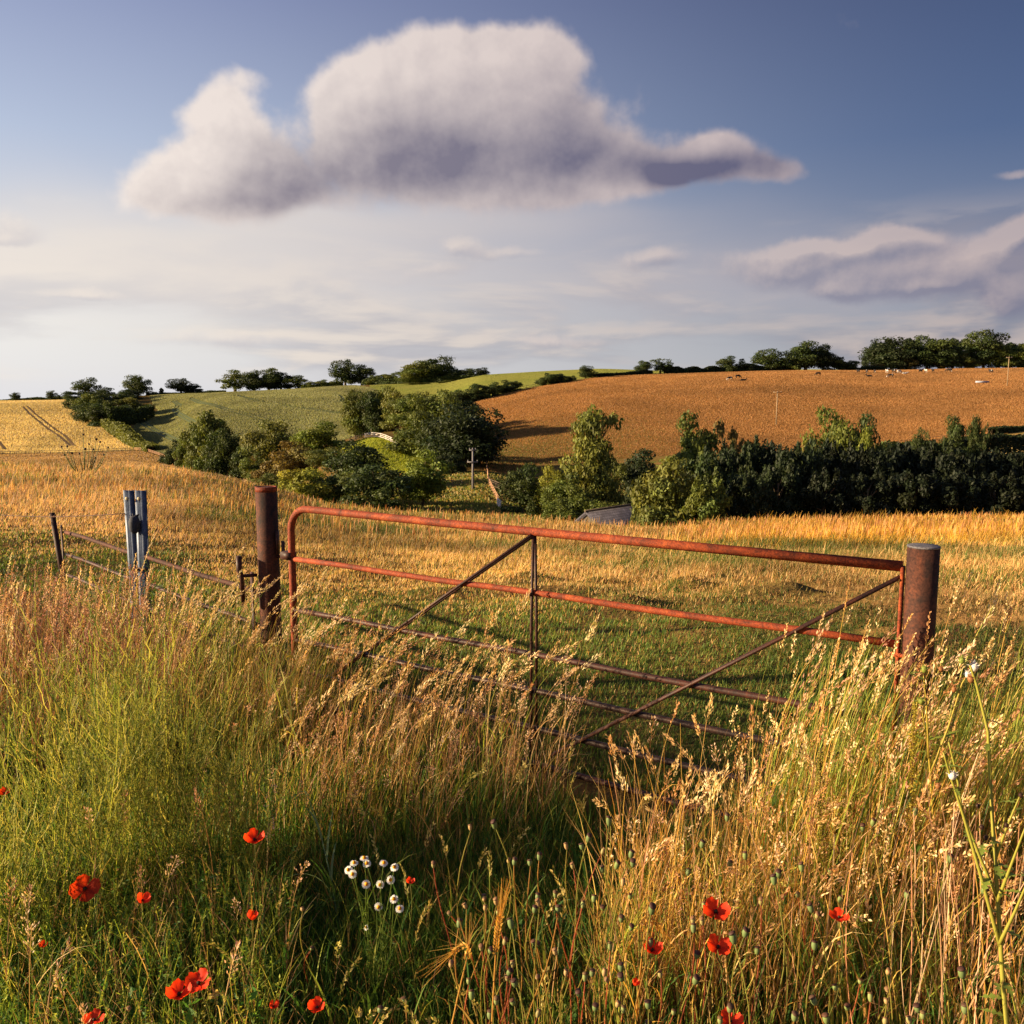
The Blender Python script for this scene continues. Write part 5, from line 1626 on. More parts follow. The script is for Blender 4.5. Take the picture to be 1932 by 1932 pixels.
stalks(g3, scatter(FG['post'], 60, .5, 36), (.75, 1.12), 'plume', YGREEN + STRAW, [srgb(230, 200, 156), srgb(212, 176, 132)], 0.0, .45, (.6, 1.5), (.14, .24))
stalks(g3, scatter(FG['post'], 36, .5, 37), (.7, 1.08), 'ear', YGREEN + STRAW, [srgb(226, 198, 144), srgb(210, 176, 120)], 0.1, .4, (.4, 1.1), (.10, .16))
stalks(g3, scatter(FG['right'], 110, .7, 41), (.42, .72), 'panicle', STRAW + GOLD, HEAD + HPINK, 0.3, 1.2, (.15, 1.0), (.08, .15))
stalks(g3, scatter(FG['right'], 70, .6, 42), (.40, .80), 'plume', STRAW + GOLD, HEAD, 0.3, 1.3, (.5, 1.9), (.10, .17))
stalks(g3, scatter(FG['right'], 60, .5, 43), (.45, .80), 'spike', STRAW + GOLD, HEAD, 0.3, 1.0, (.1, .6), (.06, .12))
stalks(g3, scatter(FG['right'], 45, .5, 44), (.45, .80), 'ear', STRAW + GOLD, HEAD, 0.3, 1.3, (.4, 1.8), (.07, .12))
stalks(g3, scatter(FG['rback'], 110, .6, 45), (.85, 1.30), 'spike', GOLD + YGREEN, HEAD, 0.15, .5, (.15, .6), (.09, .17))
stalks(g3, scatter(FG['rback'], 90, .6, 46), (.75, 1.15), 'plume', GOLD + YGREEN, HPINK + HEAD, 0.1, .5, (.4, 1.3), (.10, .18))
stalks(g3, scatter(FG['left'], 14), (.35, .6), 'panicle', STRAW + PINK, HPINK, 0.0, 1.2, (.1, .9), (.08, .13))
stalks(g3, scatter(FG['path'], 20), (.22, .45), 'ear', YGREEN, [srgb(196, 176, 104), srgb(180, 160, 90)], 0.0, 1.5, (.5, 1.5), (.08, .14), leaf=False)
stalks(g3, scatter(FG['rpost'], 150, .5, 52), (.65, 1.12), 'plume', GOLD + YGREEN, HEAD + HPINK, 0.15, .5, (.3, 1.2), (.10, .18))
stalks(g3, scatter(FG['rpost'], 110, .5, 53), (.65, 1.2), 'spike', GOLD + YGREEN, HEAD, 0.15, .4, (.1, .5), (.09, .16))
stalks(g3, scatter(FG['farl'], 70, .5, 54), (.7, 1.05), 'panicle', [srgb(160, 104, 84), srgb(140, 88, 74)], [srgb(190, 132, 112), srgb(168, 112, 98)], 0.0, .9, (.1, .9), (.12, .18))
stuff('flowering_grass', g3, straw_mat, 'tall flowering grasses with feathery seed heads bending over the bank', 'tall grass')

# broad leaved weeds
g4 = Geo()
def weeds(base, hr, nl, ls, cols, stemcol, broad=(.16, .42)):
    n = len(base)
    if n == 0: return
    h = rng.uniform(*hr, n)
    P = paths(base, h, rng.uniform(0, 6.28, n), rng.uniform(0, .2, n), rng.uniform(.1, .7, n), 6)
    ribbons(g4, P, rng.uniform(.002, .004, n), pal(n, stemcol), .4)
    t = rng.uniform(.12, 1, (n, nl)); f = t * 5; i0 = np.minimum(f.astype(int), 4); fr = (f - i0)[..., None]
    A = np.take_along_axis(P, i0[..., None].repeat(3, 2), 1); B = np.take_along_axis(P, (i0 + 1)[..., None].repeat(3, 2), 1)
    pos = (A * (1 - fr) + B * fr).reshape(-1, 3)
    d = rng.normal(size=(n * nl, 3)) * np.array([1, 1, .5]) + np.array([0, 0, .15])
    ln = rng.uniform(*ls, n * nl) * (1.15 - .6 * t.reshape(-1))
    flakes(g4, pos, d, ln, ln * rng.uniform(*broad, n * nl), np.repeat(pal(n, cols), nl, 0) * rng.uniform(.75, 1.3, (n * nl, 1)))


weeds(scatter(FG['left'], 420), (.12, .34), 34, (.012, .034), GREEN + LUSH + YGREEN, YGREEN + GREEN)
weeds(scatter(FG['left'], 130), (.18, .40), 26, (.010, .022), YGREEN + PINK, STRAW + YGREEN)
weeds(scatter(FG['path'], 160), (.05, .16), 22, (.010, .028), LUSH + GREEN, GREEN)
weeds(scatter(FG['nettle'], 90), (.45, .85), 46, (.03, .075), [srgb(64, 84, 38), srgb(84, 100, 48), srgb(54, 72, 36)], GREEN)
weeds(scatter(FG['rback'], 60), (.35, .75), 36, (.02, .05), GREEN + YGREEN, GREEN)
weeds(scatter(FG['right'], 60), (.2, .5), 28, (.015, .04), GREEN + YGREEN + PINK, STRAW)
weeds(scatter(FG['left'], 60, .6, 71), (.08, .30), 11, (.04, .085), LUSH + GREEN, GREEN, (.3, .55))
weeds(scatter(FG['path'], 40, .6, 72), (.04, .12), 10, (.03, .07), LUSH + GREEN, GREEN, (.3, .6))
weeds(scatter(FG['right'], 22, .5, 73), (.15, .5), 12, (.04, .08), GREEN + YGREEN, GREEN, (.2, .45))
stuff('weeds', g4, blade_mat, 'small leafy weeds and cleavers among the grass of the bank', 'weeds')


# ---- standing crops and far pasture: real upright blades, coarser with distance
def crop(name, label, dens, ylim, ulim, zid, hr, wr, cols, cat, w_dry=None, clump=None):
    n = int(dens)
    y = np.sqrt(rng.uniform(ylim[0] ** 2, ylim[1] ** 2, n)); u = rng.uniform(*ulim, n)
    x = (u - 966) / (1650 * 1.004) * y
    k = np.ones(n, bool)
    if zid == 1: k = (y > 393) & (y < 699) & (u < np.interp(y, [392, 400, 470, 560, 640, 700], [264, 255, 206, 168, 146, 131]) - 1)
    if zid == 2: k = (u > np.interp(y, [335, 380, 440, 520, 560, 600, 660], [330, 285, 240, 262, 300, 290, 285])) & (u < np.interp(y, [335, 480, 560, 655], [690, 690, 712, 650]))
    if zid == 3: k = (y > np.interp(u, [900, 940, 1000, 1600, 1800, 1932], [165, 165, 200, 225, 225, 236])) & (y < np.interp(u, [890, 1016, 1125, 1251, 1430, 1932, 2400], [402, 430, 455, 475, 485, 495, 500])) \
        & (u > np.interp(y, [200, 240, 330, 400, 420], [905, 925, 915, 895, 890]) + 4)
    if zid == 0: k = (y < 388) & (u < np.interp(y, [60, 150, 225, 280, 300, 330, 392], [640, 560, 476, 396, 362, 326, 255]))
    if zid == 5: k = (u > 650) & (u < 770)
    x, y, u = x[k], y[k], u[k]; k = np.ones(len(x), bool)
    if zid in (1, 2):                                                # leave the wheel tracks open
        for tr in TRACKS:
            s_ = np.concatenate([[0], np.cumsum(np.hypot(*np.diff(tr, axis=0).T))]); q_ = np.arange(0, s_[-1], 1.2)
            tx, ty = np.interp(q_, s_, tr[:, 0]), np.interp(q_, s_, tr[:, 1])
            near = np.where((x > tx.min() - 2) & (x < tx.max() + 2) & (y > ty.min() - 2) & (y < ty.max() + 2))[0]
            for blk in np.array_split(near, max(1, len(near) // 4000)):
                if len(blk): k[blk] &= ((x[blk, None] - tx) ** 2 + (y[blk, None] - ty) ** 2).min(1) > (1.0 if zid == 1 else 1.3) ** 2
    x, y = x[k], y[k]; n = len(x)
    tone = .70 + .34 * smooth(.3, .7, fbm(x * .022, y * .034, 61, 4)) + .30 * fbm(x * .11, y * .05, 67, 3)
    b = np.stack([x, y, HT(x, y) - .03], -1)
    P = paths(b, rng.uniform(*hr, n), rng.uniform(0, 6.28, n), rng.uniform(0, .3, n), rng.uniform(.2, .8, n), 2)
    c = pal(n, cols, .07) * tone[:, None] * .86
    if zid == 3:                                                     # darker olive green mixed into the sward, denser nearer and to the left
        uu = pix_u(x, y); olive_mask = smooth(330, 215, y) * smooth(1400, 980, uu) * (.5 + .8 * fbm(x * .03, y * .03, 19, 3))
        c = np.where((rng.random(n) < olive_mask * .85)[:, None], pal(n, [srgb(108, 104, 50), srgb(92, 96, 46)], .08), c)
    gq = Geo(); ribbons(gq, P, rng.uniform(*wr, n) * y / 400, c, .5)
    return link(name, gq.mesh(name, blade_mat), label=label, cat=cat, kind='stuff')


crop('wheat', 'ripe golden wheat standing in the striped field on the far left slope', 200000, (393, 699), (-420, 262), 1, (.6, .85), (.25, .45), [srgb(212, 188, 138), srgb(202, 176, 124), srgb(216, 196, 148), srgb(190, 164, 114)], 'wheat')
crop('green_crop', 'grey green young corn covering the field below the skyline grove', 240000, (336, 654), (200, 712), 2, (.5, .7), (.25, .45), [srgb(136, 138, 98), srgb(126, 130, 90), srgb(148, 146, 104)], 'crop')
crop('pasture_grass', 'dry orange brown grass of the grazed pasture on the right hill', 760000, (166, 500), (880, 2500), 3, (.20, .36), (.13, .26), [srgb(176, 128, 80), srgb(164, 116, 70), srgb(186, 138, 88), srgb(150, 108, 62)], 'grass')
crop('hay_grass', 'smooth brown hay grass on the left slope beyond the crest', 130000, (58, 390), (-450, 640), 0, (.22, .45), (.35, .6), [srgb(180, 144, 106), srgb(166, 128, 92), srgb(190, 156, 114), srgb(150, 122, 84)], 'grass')
crop('valley_grass', 'tan and green rough grass on the banks of the valley bottom', 70000, (62, 172), (520, 1700), None, (.25, .55), (.9, 1.6), [srgb(150, 138, 78), srgb(120, 126, 62), srgb(176, 146, 88), srgb(100, 112, 54)], 'grass')
crop('meadow_grass', 'bright yellow green grass of the small sunlit meadow', 9000, (166, 222), (650, 770), 5, (.12, .25), (.4, .7), [srgb(168, 172, 58), srgb(150, 160, 52)], 'grass')

# ------------------------------------------------------------------ single plants
petal_mat = plant_mat('poppy_petal', 0.5, rough=.55)
pod_mat = plant_mat('poppy_pod', 0.05, rough=.6)
RED = np.array(srgb(244, 54, 26)[:3]); REDO = np.array(srgb(250, 104, 44)[:3])


def stem_pts(base, top, wob=.02, n=9, nod=0.0):
    b, t = Vector(base), Vector(top)
    w1, w2 = random.uniform(-wob, wob), random.uniform(-wob, wob)
    P = []
    for k in range(n):
        q = k / (n - 1)
        s = math.sin(math.pi * q)
        P.append(b.lerp(t, q) + Vector((w1 * s + w2 * math.sin(2 * math.pi * q), w2 * s - w1 * math.sin(2 * math.pi * q) * .6, 0)))
    return P


def poppy(u, v, y, dia_px, tilt, label, shape='open', red=RED, part_hidden=0):
    """corn poppy: hairy stem, four crumpled petals, dark centre"""
    top = at(u, v, y)
    bx, by = top.x + random.uniform(-.05, .05), top.y + random.uniform(-.03, .06)
    bz = float(HT(bx, by))
    o = empty('poppy', (bx, by, bz), label, 'poppy', 'red poppies in the bank')
    loc = top - Vector((bx, by, bz))
    P = stem_pts((0, 0, 0), loc - Vector((0, 0, .006)), .025)
    g = Geo(); tube(P, [.0017] * 9, 5, geo=g, col=srgb(122, 124, 58)[:3])
    n = 120
    q = rng.uniform(0.1, .98, n) * 8; i = np.minimum(q.astype(int), 7); PP = np.array([list(p) for p in P])
    pos = PP[i] + (PP[i + 1] - PP[i]) * (q - i)[:, None]
    flakes(g, pos, rng.normal(size=(n, 3)), np.full(n, .005), np.full(n, .0007), np.tile(np.array(srgb(190, 160, 120)[:3]), (n, 1)))
    link('stem', g.mesh('poppy_stem', blade_mat), o)
    R_ = dia_px * y / F / 2 * 1.25
    M = Matrix.Translation(loc) @ Matrix.Rotation(tilt[1], 4, 'Z') @ Matrix.Rotation(tilt[0] * (.95 if shape == 'open' and 'centre' in label else .45), 4, 'X')
    cup = {'open': .75, 'cup': 1.25, 'shut': 1.75}[shape]
    for k in range(4):
        az0 = k * math.pi / 2 + (0.2 if k % 2 else 0)
        nu, nv = 11, 9
        rr_ = R_ * (1.0 if k % 2 == 0 else .92)
        U, V_ = np.meshgrid(np.linspace(-1, 1, nu), np.linspace(0, 1, nv))
        edge = 1 - .16 * U ** 2 + .05 * np.sin(U * 9 + k * 2 + R_ * 900)
        rad = V_ * edge
        ang = az0 + U * (.95 if shape != 'shut' else .8) * (1 - .25 * V_)
        el = cup * V_ ** 1.3 + .14 * np.sin(U * 7 + k) * V_ ** 2 + rng.normal(0, .07) * V_
        cr = .030 * np.sin(U * 16 + V_ * 5 + k) * V_ * rr_ * 1.6
        hx = rr_ * (np.sin(cup * rad * .9) / (cup * .9)) if cup > .1 else rr_ * rad
        hz = rr_ * (1 - np.cos(cup * rad * 1.0)) / cup * 1.15 + cr + (.002 if k % 2 else 0) + .08 * rr_ * np.sin(U * 5 + k * 1.7) * V_ ** 2
        X_ = hx * np.cos(ang); Y_ = hx * np.sin(ang)
        verts = np.stack([X_, Y_, hz], -1).reshape(-1, 3)
        verts = verts @ np.array(M.to_3x3()).T + np.array(M.translation)
        i2, j2 = np.meshgrid(np.arange(nv - 1), np.arange(nu - 1), indexing='ij'); a_ = i2 * nu + j2
        Q = np.stack([a_, a_ + 1, a_ + nu + 1, a_ + nu], -1).reshape(-1, 4)
        t_ = (V_ * .5 + .5 * rng.random(V_.shape)).reshape(-1, 1)
        cols = red * (1 - .35 * t_) + REDO * .35 * t_
        cols = np.where((V_.reshape(-1, 1) < .10), np.array([.01, .006, .008]), cols)
        gp = Geo(); gp.add(verts, Q, cols)
        link('petal', gp.mesh('poppy_petal', petal_mat, True), o)
    g = lathe([(.001, 0), (R_ * .09, .001), (R_ * .12, R_ * .18), (R_ * .10, R_ * .24), (.0005, R_ * .25)], 9, M, srgb(40, 44, 26)[:3])
    n = 50
    d = rng.normal(size=(n, 3)); d[:, 2] = np.abs(d[:, 2]) * .6
    m3 = np.array(M.to_3x3())
    flakes(g, np.tile(np.array(loc), (n, 1)), d @ m3.T, rng.uniform(.16, .28, n) * R_, np.full(n, R_ * .04), np.tile(np.array([.02, .016, .02]), (n, 1)))
    link('centre', g.mesh('poppy_centre', pod_mat, True), o)
    return o


PC = [
    (480, 1586, 3.0, 40, (.9, .3), 'red poppy tall on its own beside the blue green grass stems', 'cup'),
    (160, 1677, 2.75, 50, (1.0, .5), 'wide open red poppy showing its dark centre below the green broom', 'open'),
    (268, 1700, 2.72, 30, (1.2, 1.2), 'narrow side on red poppy right of the wide open one', 'cup'),
    (474, 1735, 2.70, 30, (.6, 2.2), 'dull drooping red poppy half hidden in weeds below the tall one', 'shut'),
    (376, 1857, 2.36, 50, (.9, -.4), 'upper poppy of the close orange red pair near the bottom', 'open'),
    (338, 1878, 2.30, 50, (.7, .3), 'lower left poppy of the close orange red pair near the bottom', 'cup'),
    (515, 1900, 2.36, 26, (1.1, .9), 'slim folded poppy between the pair and the white chamomile', 'shut'),
    (599, 1902, 2.3, 36, (1.0, -.2), 'crinkled poppy above dry brown stalks at the bottom', 'cup'),
    (178, 1926, 2.28, 38, (.5, .0), 'pinkish red poppy cut by the bottom picture edge on the left', 'open'),
    (774, 1665, 2.95, 18, (.8, .4), 'tiny red poppy in the grass right of the chamomile', 'cup'),
    (1350, 1722, 2.36, 50, (.9, .2), 'large flared red poppy, highest of the three among the seed pods', 'open'),
    (1583, 1732, 2.34, 34, (.6, -.4), 'small bright red poppy alone in straw under the bending stems', 'open'),
    (1231, 1794, 2.28, 40, (.8, .2), 'half hidden red poppy low and left among the seed pods', 'cup'),
    (1354, 1788, 2.28, 46, (1.0, .4), 'streaked red poppy directly below the large flared one', 'open'),
    (1378, 1930, 2.12, 46, (.6, .2), 'red poppy cut by the bottom edge below the seed pods', 'open'),
    (1197, 1858, 2.40, 22, (.9, 1.4), 'faded orange wilting poppy below the half hidden one', 'shut'),
    (8, 1498, 3.2, 22, (.9, .4), 'dark red poppy at the far left edge below the dry grass', 'cup'),
    (83, 1785, 2.55, 20, (1.0, .2), 'small dark crimson poppy low in weeds on the far left', 'shut'),
]
for (u, v, y, d_, tl, lab, sh) in PC:
    poppy(u, v, y, d_, tl, lab, sh, RED if 'dark' not in lab else RED * .5)

# poppy seed pods: one plant of each of five shapes, then copies
pod_root = []
for q in range(6):
    hgt = [.46, .40, .52, .36, .44, .48][q]
    P = stem_pts((0, 0, 0), (random.uniform(-.06, .08), random.uniform(-.04, .04), hgt), .035, 11)
    g = Geo(); sc = [(150, 130, 58), (176, 96, 56), (140, 138, 62), (160, 84, 56), (176, 134, 66), (150, 140, 60)][q]
    tube(P, [.0019] * 10 + [.0014], 5, geo=g, col=srgb(*sc)[:3])
    n = 170
    qq = rng.uniform(0.05, .98, n) * 10; i = np.minimum(qq.astype(int), 9); PP = np.array([list(p) for p in P])
    pos = PP[i] + (PP[i + 1] - PP[i]) * (qq - i)[:, None]
    flakes(g, pos, rng.normal(size=(n, 3)), np.full(n, .0055), np.full(n, .0008), np.tile(np.array(srgb(214, 160, 100)[:3]), (n, 1)))
    stem_me = g.mesh('pod_stem', blade_mat)
    M = Matrix.Translation(P[-1]) @ Matrix.Rotation(random.uniform(-.4, .4), 4, 'X') @ Matrix.Rotation(random.uniform(-.4, .4), 4, 'Y')
    body = [(118, 132, 74), (132, 140, 84), (104, 120, 70), (150, 138, 88), (112, 126, 78), (168, 138, 90)][q]
    cap_ = [(86, 56, 40), (104, 80, 50), (70, 44, 36), (120, 86, 60), (84, 60, 44), (130, 96, 66)][q]
    bc, cc = srgb(*body)[:3], srgb(*cap_)[:3]
    s = [1.25, 1.05, 1.35, 1.1, 1.3, 1.0][q]
    prof = [(.0016, 0, bc), (.0042 * s, .002, bc), (.0062 * s, .006 * s, bc), (.0066 * s, .010 * s, bc), (.0058 * s, .0135 * s, bc), (.0052 * s, .0145 * s, cc), (.0070 * s, .0150 * s, cc), (.0068 * s, .0162 * s, cc), (.002 * s, .0172 * s, cc)]
    pod_me = lathe(prof, 10, M).mesh('seed_pod', pod_mat, True)
    pod_root.append((stem_me, pod_me))


def pod(x, y, k, s, rz, tilt, lab, grp):
    o = empty('poppy_seedhead', (x, y, float(HT(x, y)) - .01), lab, 'seed head', grp)
    o.rotation_euler = (tilt[0], tilt[1], rz); o.scale = (1, 1, s)
    link('stem', pod_root[k][0], o); link('pod', pod_root[k][1], o)
    return o


taken = 0
while taken < 160:                                                   # the thicket at the lower right
    u, v = random.uniform(860, 1760), random.uniform(1850, 2330)
    if random.random() > (1.0 if u < 1500 else .55): continue
    if 1180 < u < 1420 and v > 1980 and random.random() < .6: continue
    x, y = ground_plan(u, v)
    pod(x, y, random.randrange(6), random.uniform(.85, 1.45), random.uniform(0, 6.28), (random.gauss(0, .10), random.gauss(.03, .12)),
        'ripe poppy seed pod on a thin hairy stem in the thicket below the gate', 'poppy seed pods in the right thicket')
    taken += 1
for (u, v) in [(690, 2100), (540, 2150), (620, 2190), (720, 2230), (480, 2250), (420, 2230), (330, 2150), (300, 2240), (600, 1960), (570, 1900), (760, 2080), (250, 2080), (660, 2260), (200, 2260)]:
    x, y = ground_plan(u, v)
    pod(x, y, random.randrange(6), random.uniform(.55, .85), random.uniform(0, 6.28), (random.gauss(0, .12), random.gauss(0, .14)),
        'poppy seed pod on a thin stem among the weeds at the lower left', 'poppy seed pods among the left weeds')

# chamomile
white_petal = plant_mat('daisy_petal', 0.4)
cx_, cy_ = ground_plan(712, 1900)
cz_ = float(HT(cx_, cy_))
cham = empty('chamomile', (cx_, cy_, cz_), 'chamomile plant with white yellow centred daisy flowers in the short green grass', 'chamomile')
HE = [(668, 1628, .3), (657, 1641, .8), (687, 1619, .2), (692, 1629, .5), (724, 1628, .4), (744, 1636, .6), (665, 1649, 1.0), (737, 1660, 1.0), (691, 1668, .8), (717, 1669, 1.4), (743, 1696, .7),
      (754, 1714, .5), (714, 1711, 1.4), (691, 1750, .6)]
for (u, v, tl) in HE:
    y = cy_ + random.uniform(-.10, .02)
    top = at(u, v, y) - Vector((cx_, cy_, cz_))
    root_ = Vector((random.uniform(-.02, .02), random.uniform(-.02, .02), 0)) if v < 1690 else Vector((top.x * .6, 0, 0))
    P = stem_pts(root_, top, .012)
    g = Geo(); tube(P, .0013, 5, geo=g, col=srgb(110, 128, 52)[:3])
    n = 50
    q = rng.uniform(.05, .75, n) * 8; i = q.astype(int); PP = np.array([list(p) for p in P]); pos = PP[i] + (PP[i + 1] - PP[i]) * (q - i)[:, None]
    flakes(g, pos, rng.normal(size=(n, 3)), rng.uniform(.012, .03, n), np.full(n, .0016), pal(n, [srgb(96, 120, 48), srgb(80, 106, 44)]))
    stm = link('stem', g.mesh('chamomile_stem', blade_mat), cham)
    small = v > 1740
    r_ = .0138 if not small else .009
    M = Matrix.Translation(top) @ Matrix.Rotation(random.uniform(-.5, .5), 4, 'Z') @ Matrix.Rotation(tl, 4, 'X')
    g = Geo(); m = 14
    for k in range(m):
        a = 2 * math.pi * k / m + random.uniform(-.06, .06); dr = random.uniform(-.22, .08) - .06
        d = Vector((math.cos(a), math.sin(a), dr)); s = Vector((-math.sin(a), math.cos(a), 0))
        pts = [d * r_ * .25 - s * .0016, d * r_ * .62 - s * .0034, d * r_ * .97 - s * .0024, d * r_ * 1.06, d * r_ * .97 + s * .0024, d * r_ * .62 + s * .0034, d * r_ * .25 + s * .0016]
        g.add([M @ p for p in pts], np.arange(7)[None], (.88, .88, .88))
    fl = link('flower', g.mesh('daisy_petals', white_petal), cham)
    link('disc', lathe([(r_ * .38, -.0015), (r_ * .46, .0018), (r_ * .36, .0055), (r_ * .16, .0078), (.0004, .0084)], 10, M, srgb(228, 150, 12)[:3]).mesh('daisy_disc', pod_mat, True), fl)

# wiry green broom bush
def wiry_bush(base, height, spread, n1, label, cols):
    o = empty('broom_bush', base, label, 'bush')
    g = Geo()
    b0 = np.zeros((n1, 3)); b0[:, :2] = rng.normal(0, .10, (n1, 2))
    d1 = rng.uniform(0, 6.28, n1)
    th = np.abs(rng.normal(.2, .5, n1))
    up_ = rng.random(n1) < .55; L1 = height * np.where(up_, rng.uniform(.9, 1.22, n1), rng.uniform(.45, .95, n1)) * (1 - .12 * th)
    P1 = paths(b0, L1, d1, np.minimum(th + .15, 1.25), th * .35, 9, .8)
    P1[:, 1:] += np.cumsum(rng.normal(0, .008, (n1, 8, 3)), 1)
    ribbons(g, P1, rng.uniform(.004, .0065, n1), pal(n1, cols[:3]), .5)
    def sub(P, m, lr, wr, cc, t0=.25, up=.35, K=6):
        n, KK, _ = P.shape
        k = rng.integers(0, n, m); t = rng.uniform(t0, 1, m) ** .8 * (KK - 1); i = np.minimum(t.astype(int), KK - 2)
        pos = P[k, i] + (P[k, i + 1] - P[k, i]) * (t - i)[:, None]
        ax = P[k, i + 1] - P[k, i]; ad = np.arctan2(ax[:, 1], ax[:, 0])
        Q = paths(pos, rng.uniform(*lr, m), ad + rng.normal(0, 1.5, m), rng.uniform(.5, 1.5, m), rng.uniform(0, up, m), K, .6)
        Q[:, 1:] += np.cumsum(rng.normal(0, .006, (m, K - 1, 3)), 1)
        ribbons(g, Q, rng.uniform(*wr, m), pal(m, cc), .55)
        return Q
    P2 = sub(P1, n1 * 14, (.10, .30), (.0028, .0046), cols)
    P3 = sub(P2, n1 * 26, (.04, .14), (.0020, .0034), cols, .15)
    link('twigs', g.mesh('broom_twigs', blade_mat), o)
    g = Geo()
    for P, m in ((P2, n1 * 75), (P3, n1 * 80)):                    # narrow leaves and buds set along the twigs
        n, KK, _ = P.shape
        k = rng.integers(0, n, m); t = rng.uniform(0, 1, m) * (KK - 1); i = np.minimum(t.astype(int), KK - 2)
        pos = P[k, i] + (P[k, i + 1] - P[k, i]) * (t - i)[:, None]
        ax = P[k, i + 1] - P[k, i]; ax /= np.linalg.norm(ax, axis=1)[:, None]
        d = ax + rng.normal(size=(m, 3)) * .45
        ln = rng.uniform(.007, .017, m)
        flakes(g, pos, d, ln, ln * .24, pal(m, cols, .25))
    link('leaves', g.mesh('broom_leaves', blade_mat), o)
    return o


bx, by = ground_plan(245, 1668)
BC = [srgb(168, 164, 76), srgb(142, 146, 66), srgb(116, 128, 58), srgb(194, 180, 94), srgb(88, 106, 50)]
wiry_bush((bx, by, float(HT(bx, by)) - .02), 1.05, .5, 84, 'wiry yellow green broom like bush with upright twigs below the barrier post', BC)
bx, by = ground_plan(20, 1800)
wiry_bush((bx, by, float(HT(bx, by)) - .02), .56, .4, 32, 'lower wiry green bush in front of the big one at the left edge', BC)
bx, by = ground_plan(455, 1640)
wiry_bush((bx, by, float(HT(bx, by)) - .02), .55, .3, 20, 'thin outlying wiry green bush leaning right beside the big one', BC)

# wheat and barley escaped from the fields
def cereal(u, v, y, base_uv, label, col, beard, bend, head=.085):
    top = at(u, v, y); x0, y0 = ground_plan(*base_uv); z0 = float(HT(x0, y0))
    o = empty('barley' if beard else 'wheat', (x0, y0, z0), label, 'barley' if beard else 'wheat')
    T_ = top - Vector((x0, y0, z0))
    k1 = Vector((T_.x * .35, T_.y * .4, T_.z * .75)); P = []
    for q in np.linspace(0, 1, 14).tolist():
        P.append((1 - q) ** 2 * Vector((0, 0, 0)) + 2 * q * (1 - q) * k1 + q * q * T_)
    g = tube(P, [.0026] * 10 + [.0018] * 4, 6, col=srgb(*col)[:3])
    nb = 4
    for k in range(nb):
        b = np.array([list(P[2 + 2 * k])])
        ribbons(g, paths(b, np.array([random.uniform(.16, .3)]), np.array([random.uniform(0, 6.28)]), np.array([.3]), np.array([random.uniform(.9, 2.2)]), 8), np.array([.010]), np.array([srgb(*col)[:3]]) * .9, .08)
    link('stem', g.mesh('cereal_stem', blade_mat), o)
    d0 = (P[-1] - P[-2]).normalized(); dn = Vector((bend, -.1, -.9 if abs(bend) > .5 else .6)).normalized()
    H = [P[-1]]
    for q in np.linspace(0, 1, 12).tolist(): H.append(H[-1] + (d0 * (1 - q) + dn * q).normalized() * head / 12)
    HP = np.array([list(p) for p in H]); g = Geo()
    m = 26
    idx = np.linspace(0, 11.9, m); i = idx.astype(int); pos = HP[i] + (HP[i + 1] - HP[i]) * (idx - i)[:, None]
    ax = HP[i + 1] - HP[i]; ax /= np.linalg.norm(ax, axis=1)[:, None]
    side = np.cross(ax, np.array([.2, .95, .1])); side /= np.linalg.norm(side, axis=1)[:, None]
    sg = np.where(np.arange(m) % 2 == 0, 1, -1)[:, None]
    for off in (0, .5):
        flakes(g, pos + side * sg * .0035, ax + side * sg * .55 + rng.normal(size=(m, 3)) * .15, np.full(m, .013), np.full(m, .0062), pal(m, [srgb(*col)], .2) * 1.1)
    if beard:
        A = np.stack([pos, pos + (ax + side * sg * .07 + rng.normal(size=(m, 3)) * .04) * .06, pos + (ax * 1.05 + side * sg * .10 + dn[0] * 0 + rng.normal(size=(m, 3)) * .05) * .125], 1)
        ribbons(g, A, np.full(m, .0011), pal(m, [srgb(*col)]) * 1.15, .5); ribbons(g, A, np.full(m, .0011), pal(m, [srgb(*col)]) * 1.15, .5)
    link('ear', g.mesh('cereal_ear', blade_mat), o)
    return o


cereal(496, 1222, 4.9, (560, 1530), 'green wheat ear, leftmost of the ears below the hinge post', (166, 166, 76), False, -.7, .12)
cereal(520, 1224, 4.85, (570, 1535), 'plump green wheat ear hanging in the middle below the hinge post', (178, 170, 84), False, .8, .13)
cereal(541, 1244, 4.8, (585, 1540), 'wheat ear bending right, rightmost below the hinge post', (186, 166, 80), False, 1.0, .11)
cereal(512, 1292, 4.7, (600, 1545), 'lower green wheat ear under the three below the hinge post', (150, 160, 84), False, .3, .12)
cereal(582, 1505, 3.6, (640, 1760), 'bluish green wheat ear bowed over near the tall lone poppy', (128, 150, 104), False, -.9, .11)
cereal(1176, 1800, 2.55, (1160, 2080), 'bright green bearded barley standing behind the seed pod thicket', (166, 170, 66), True, .35, .09)
cereal(1216, 1760, 2.50, (1190, 2100), 'golden bearded barley leaning right over the green one', (206, 160, 70), True, .6, .09)
cereal(880, 1812, 2.15, (760, 2600), 'golden bearded barley ear drooping left at the bottom middle', (214, 172, 86), True, -.95, .10)
cereal(935, 1800, 2.20, (905, 2600), 'upright golden barley ear right of the drooping one', (206, 160, 74), True, .1, .10)

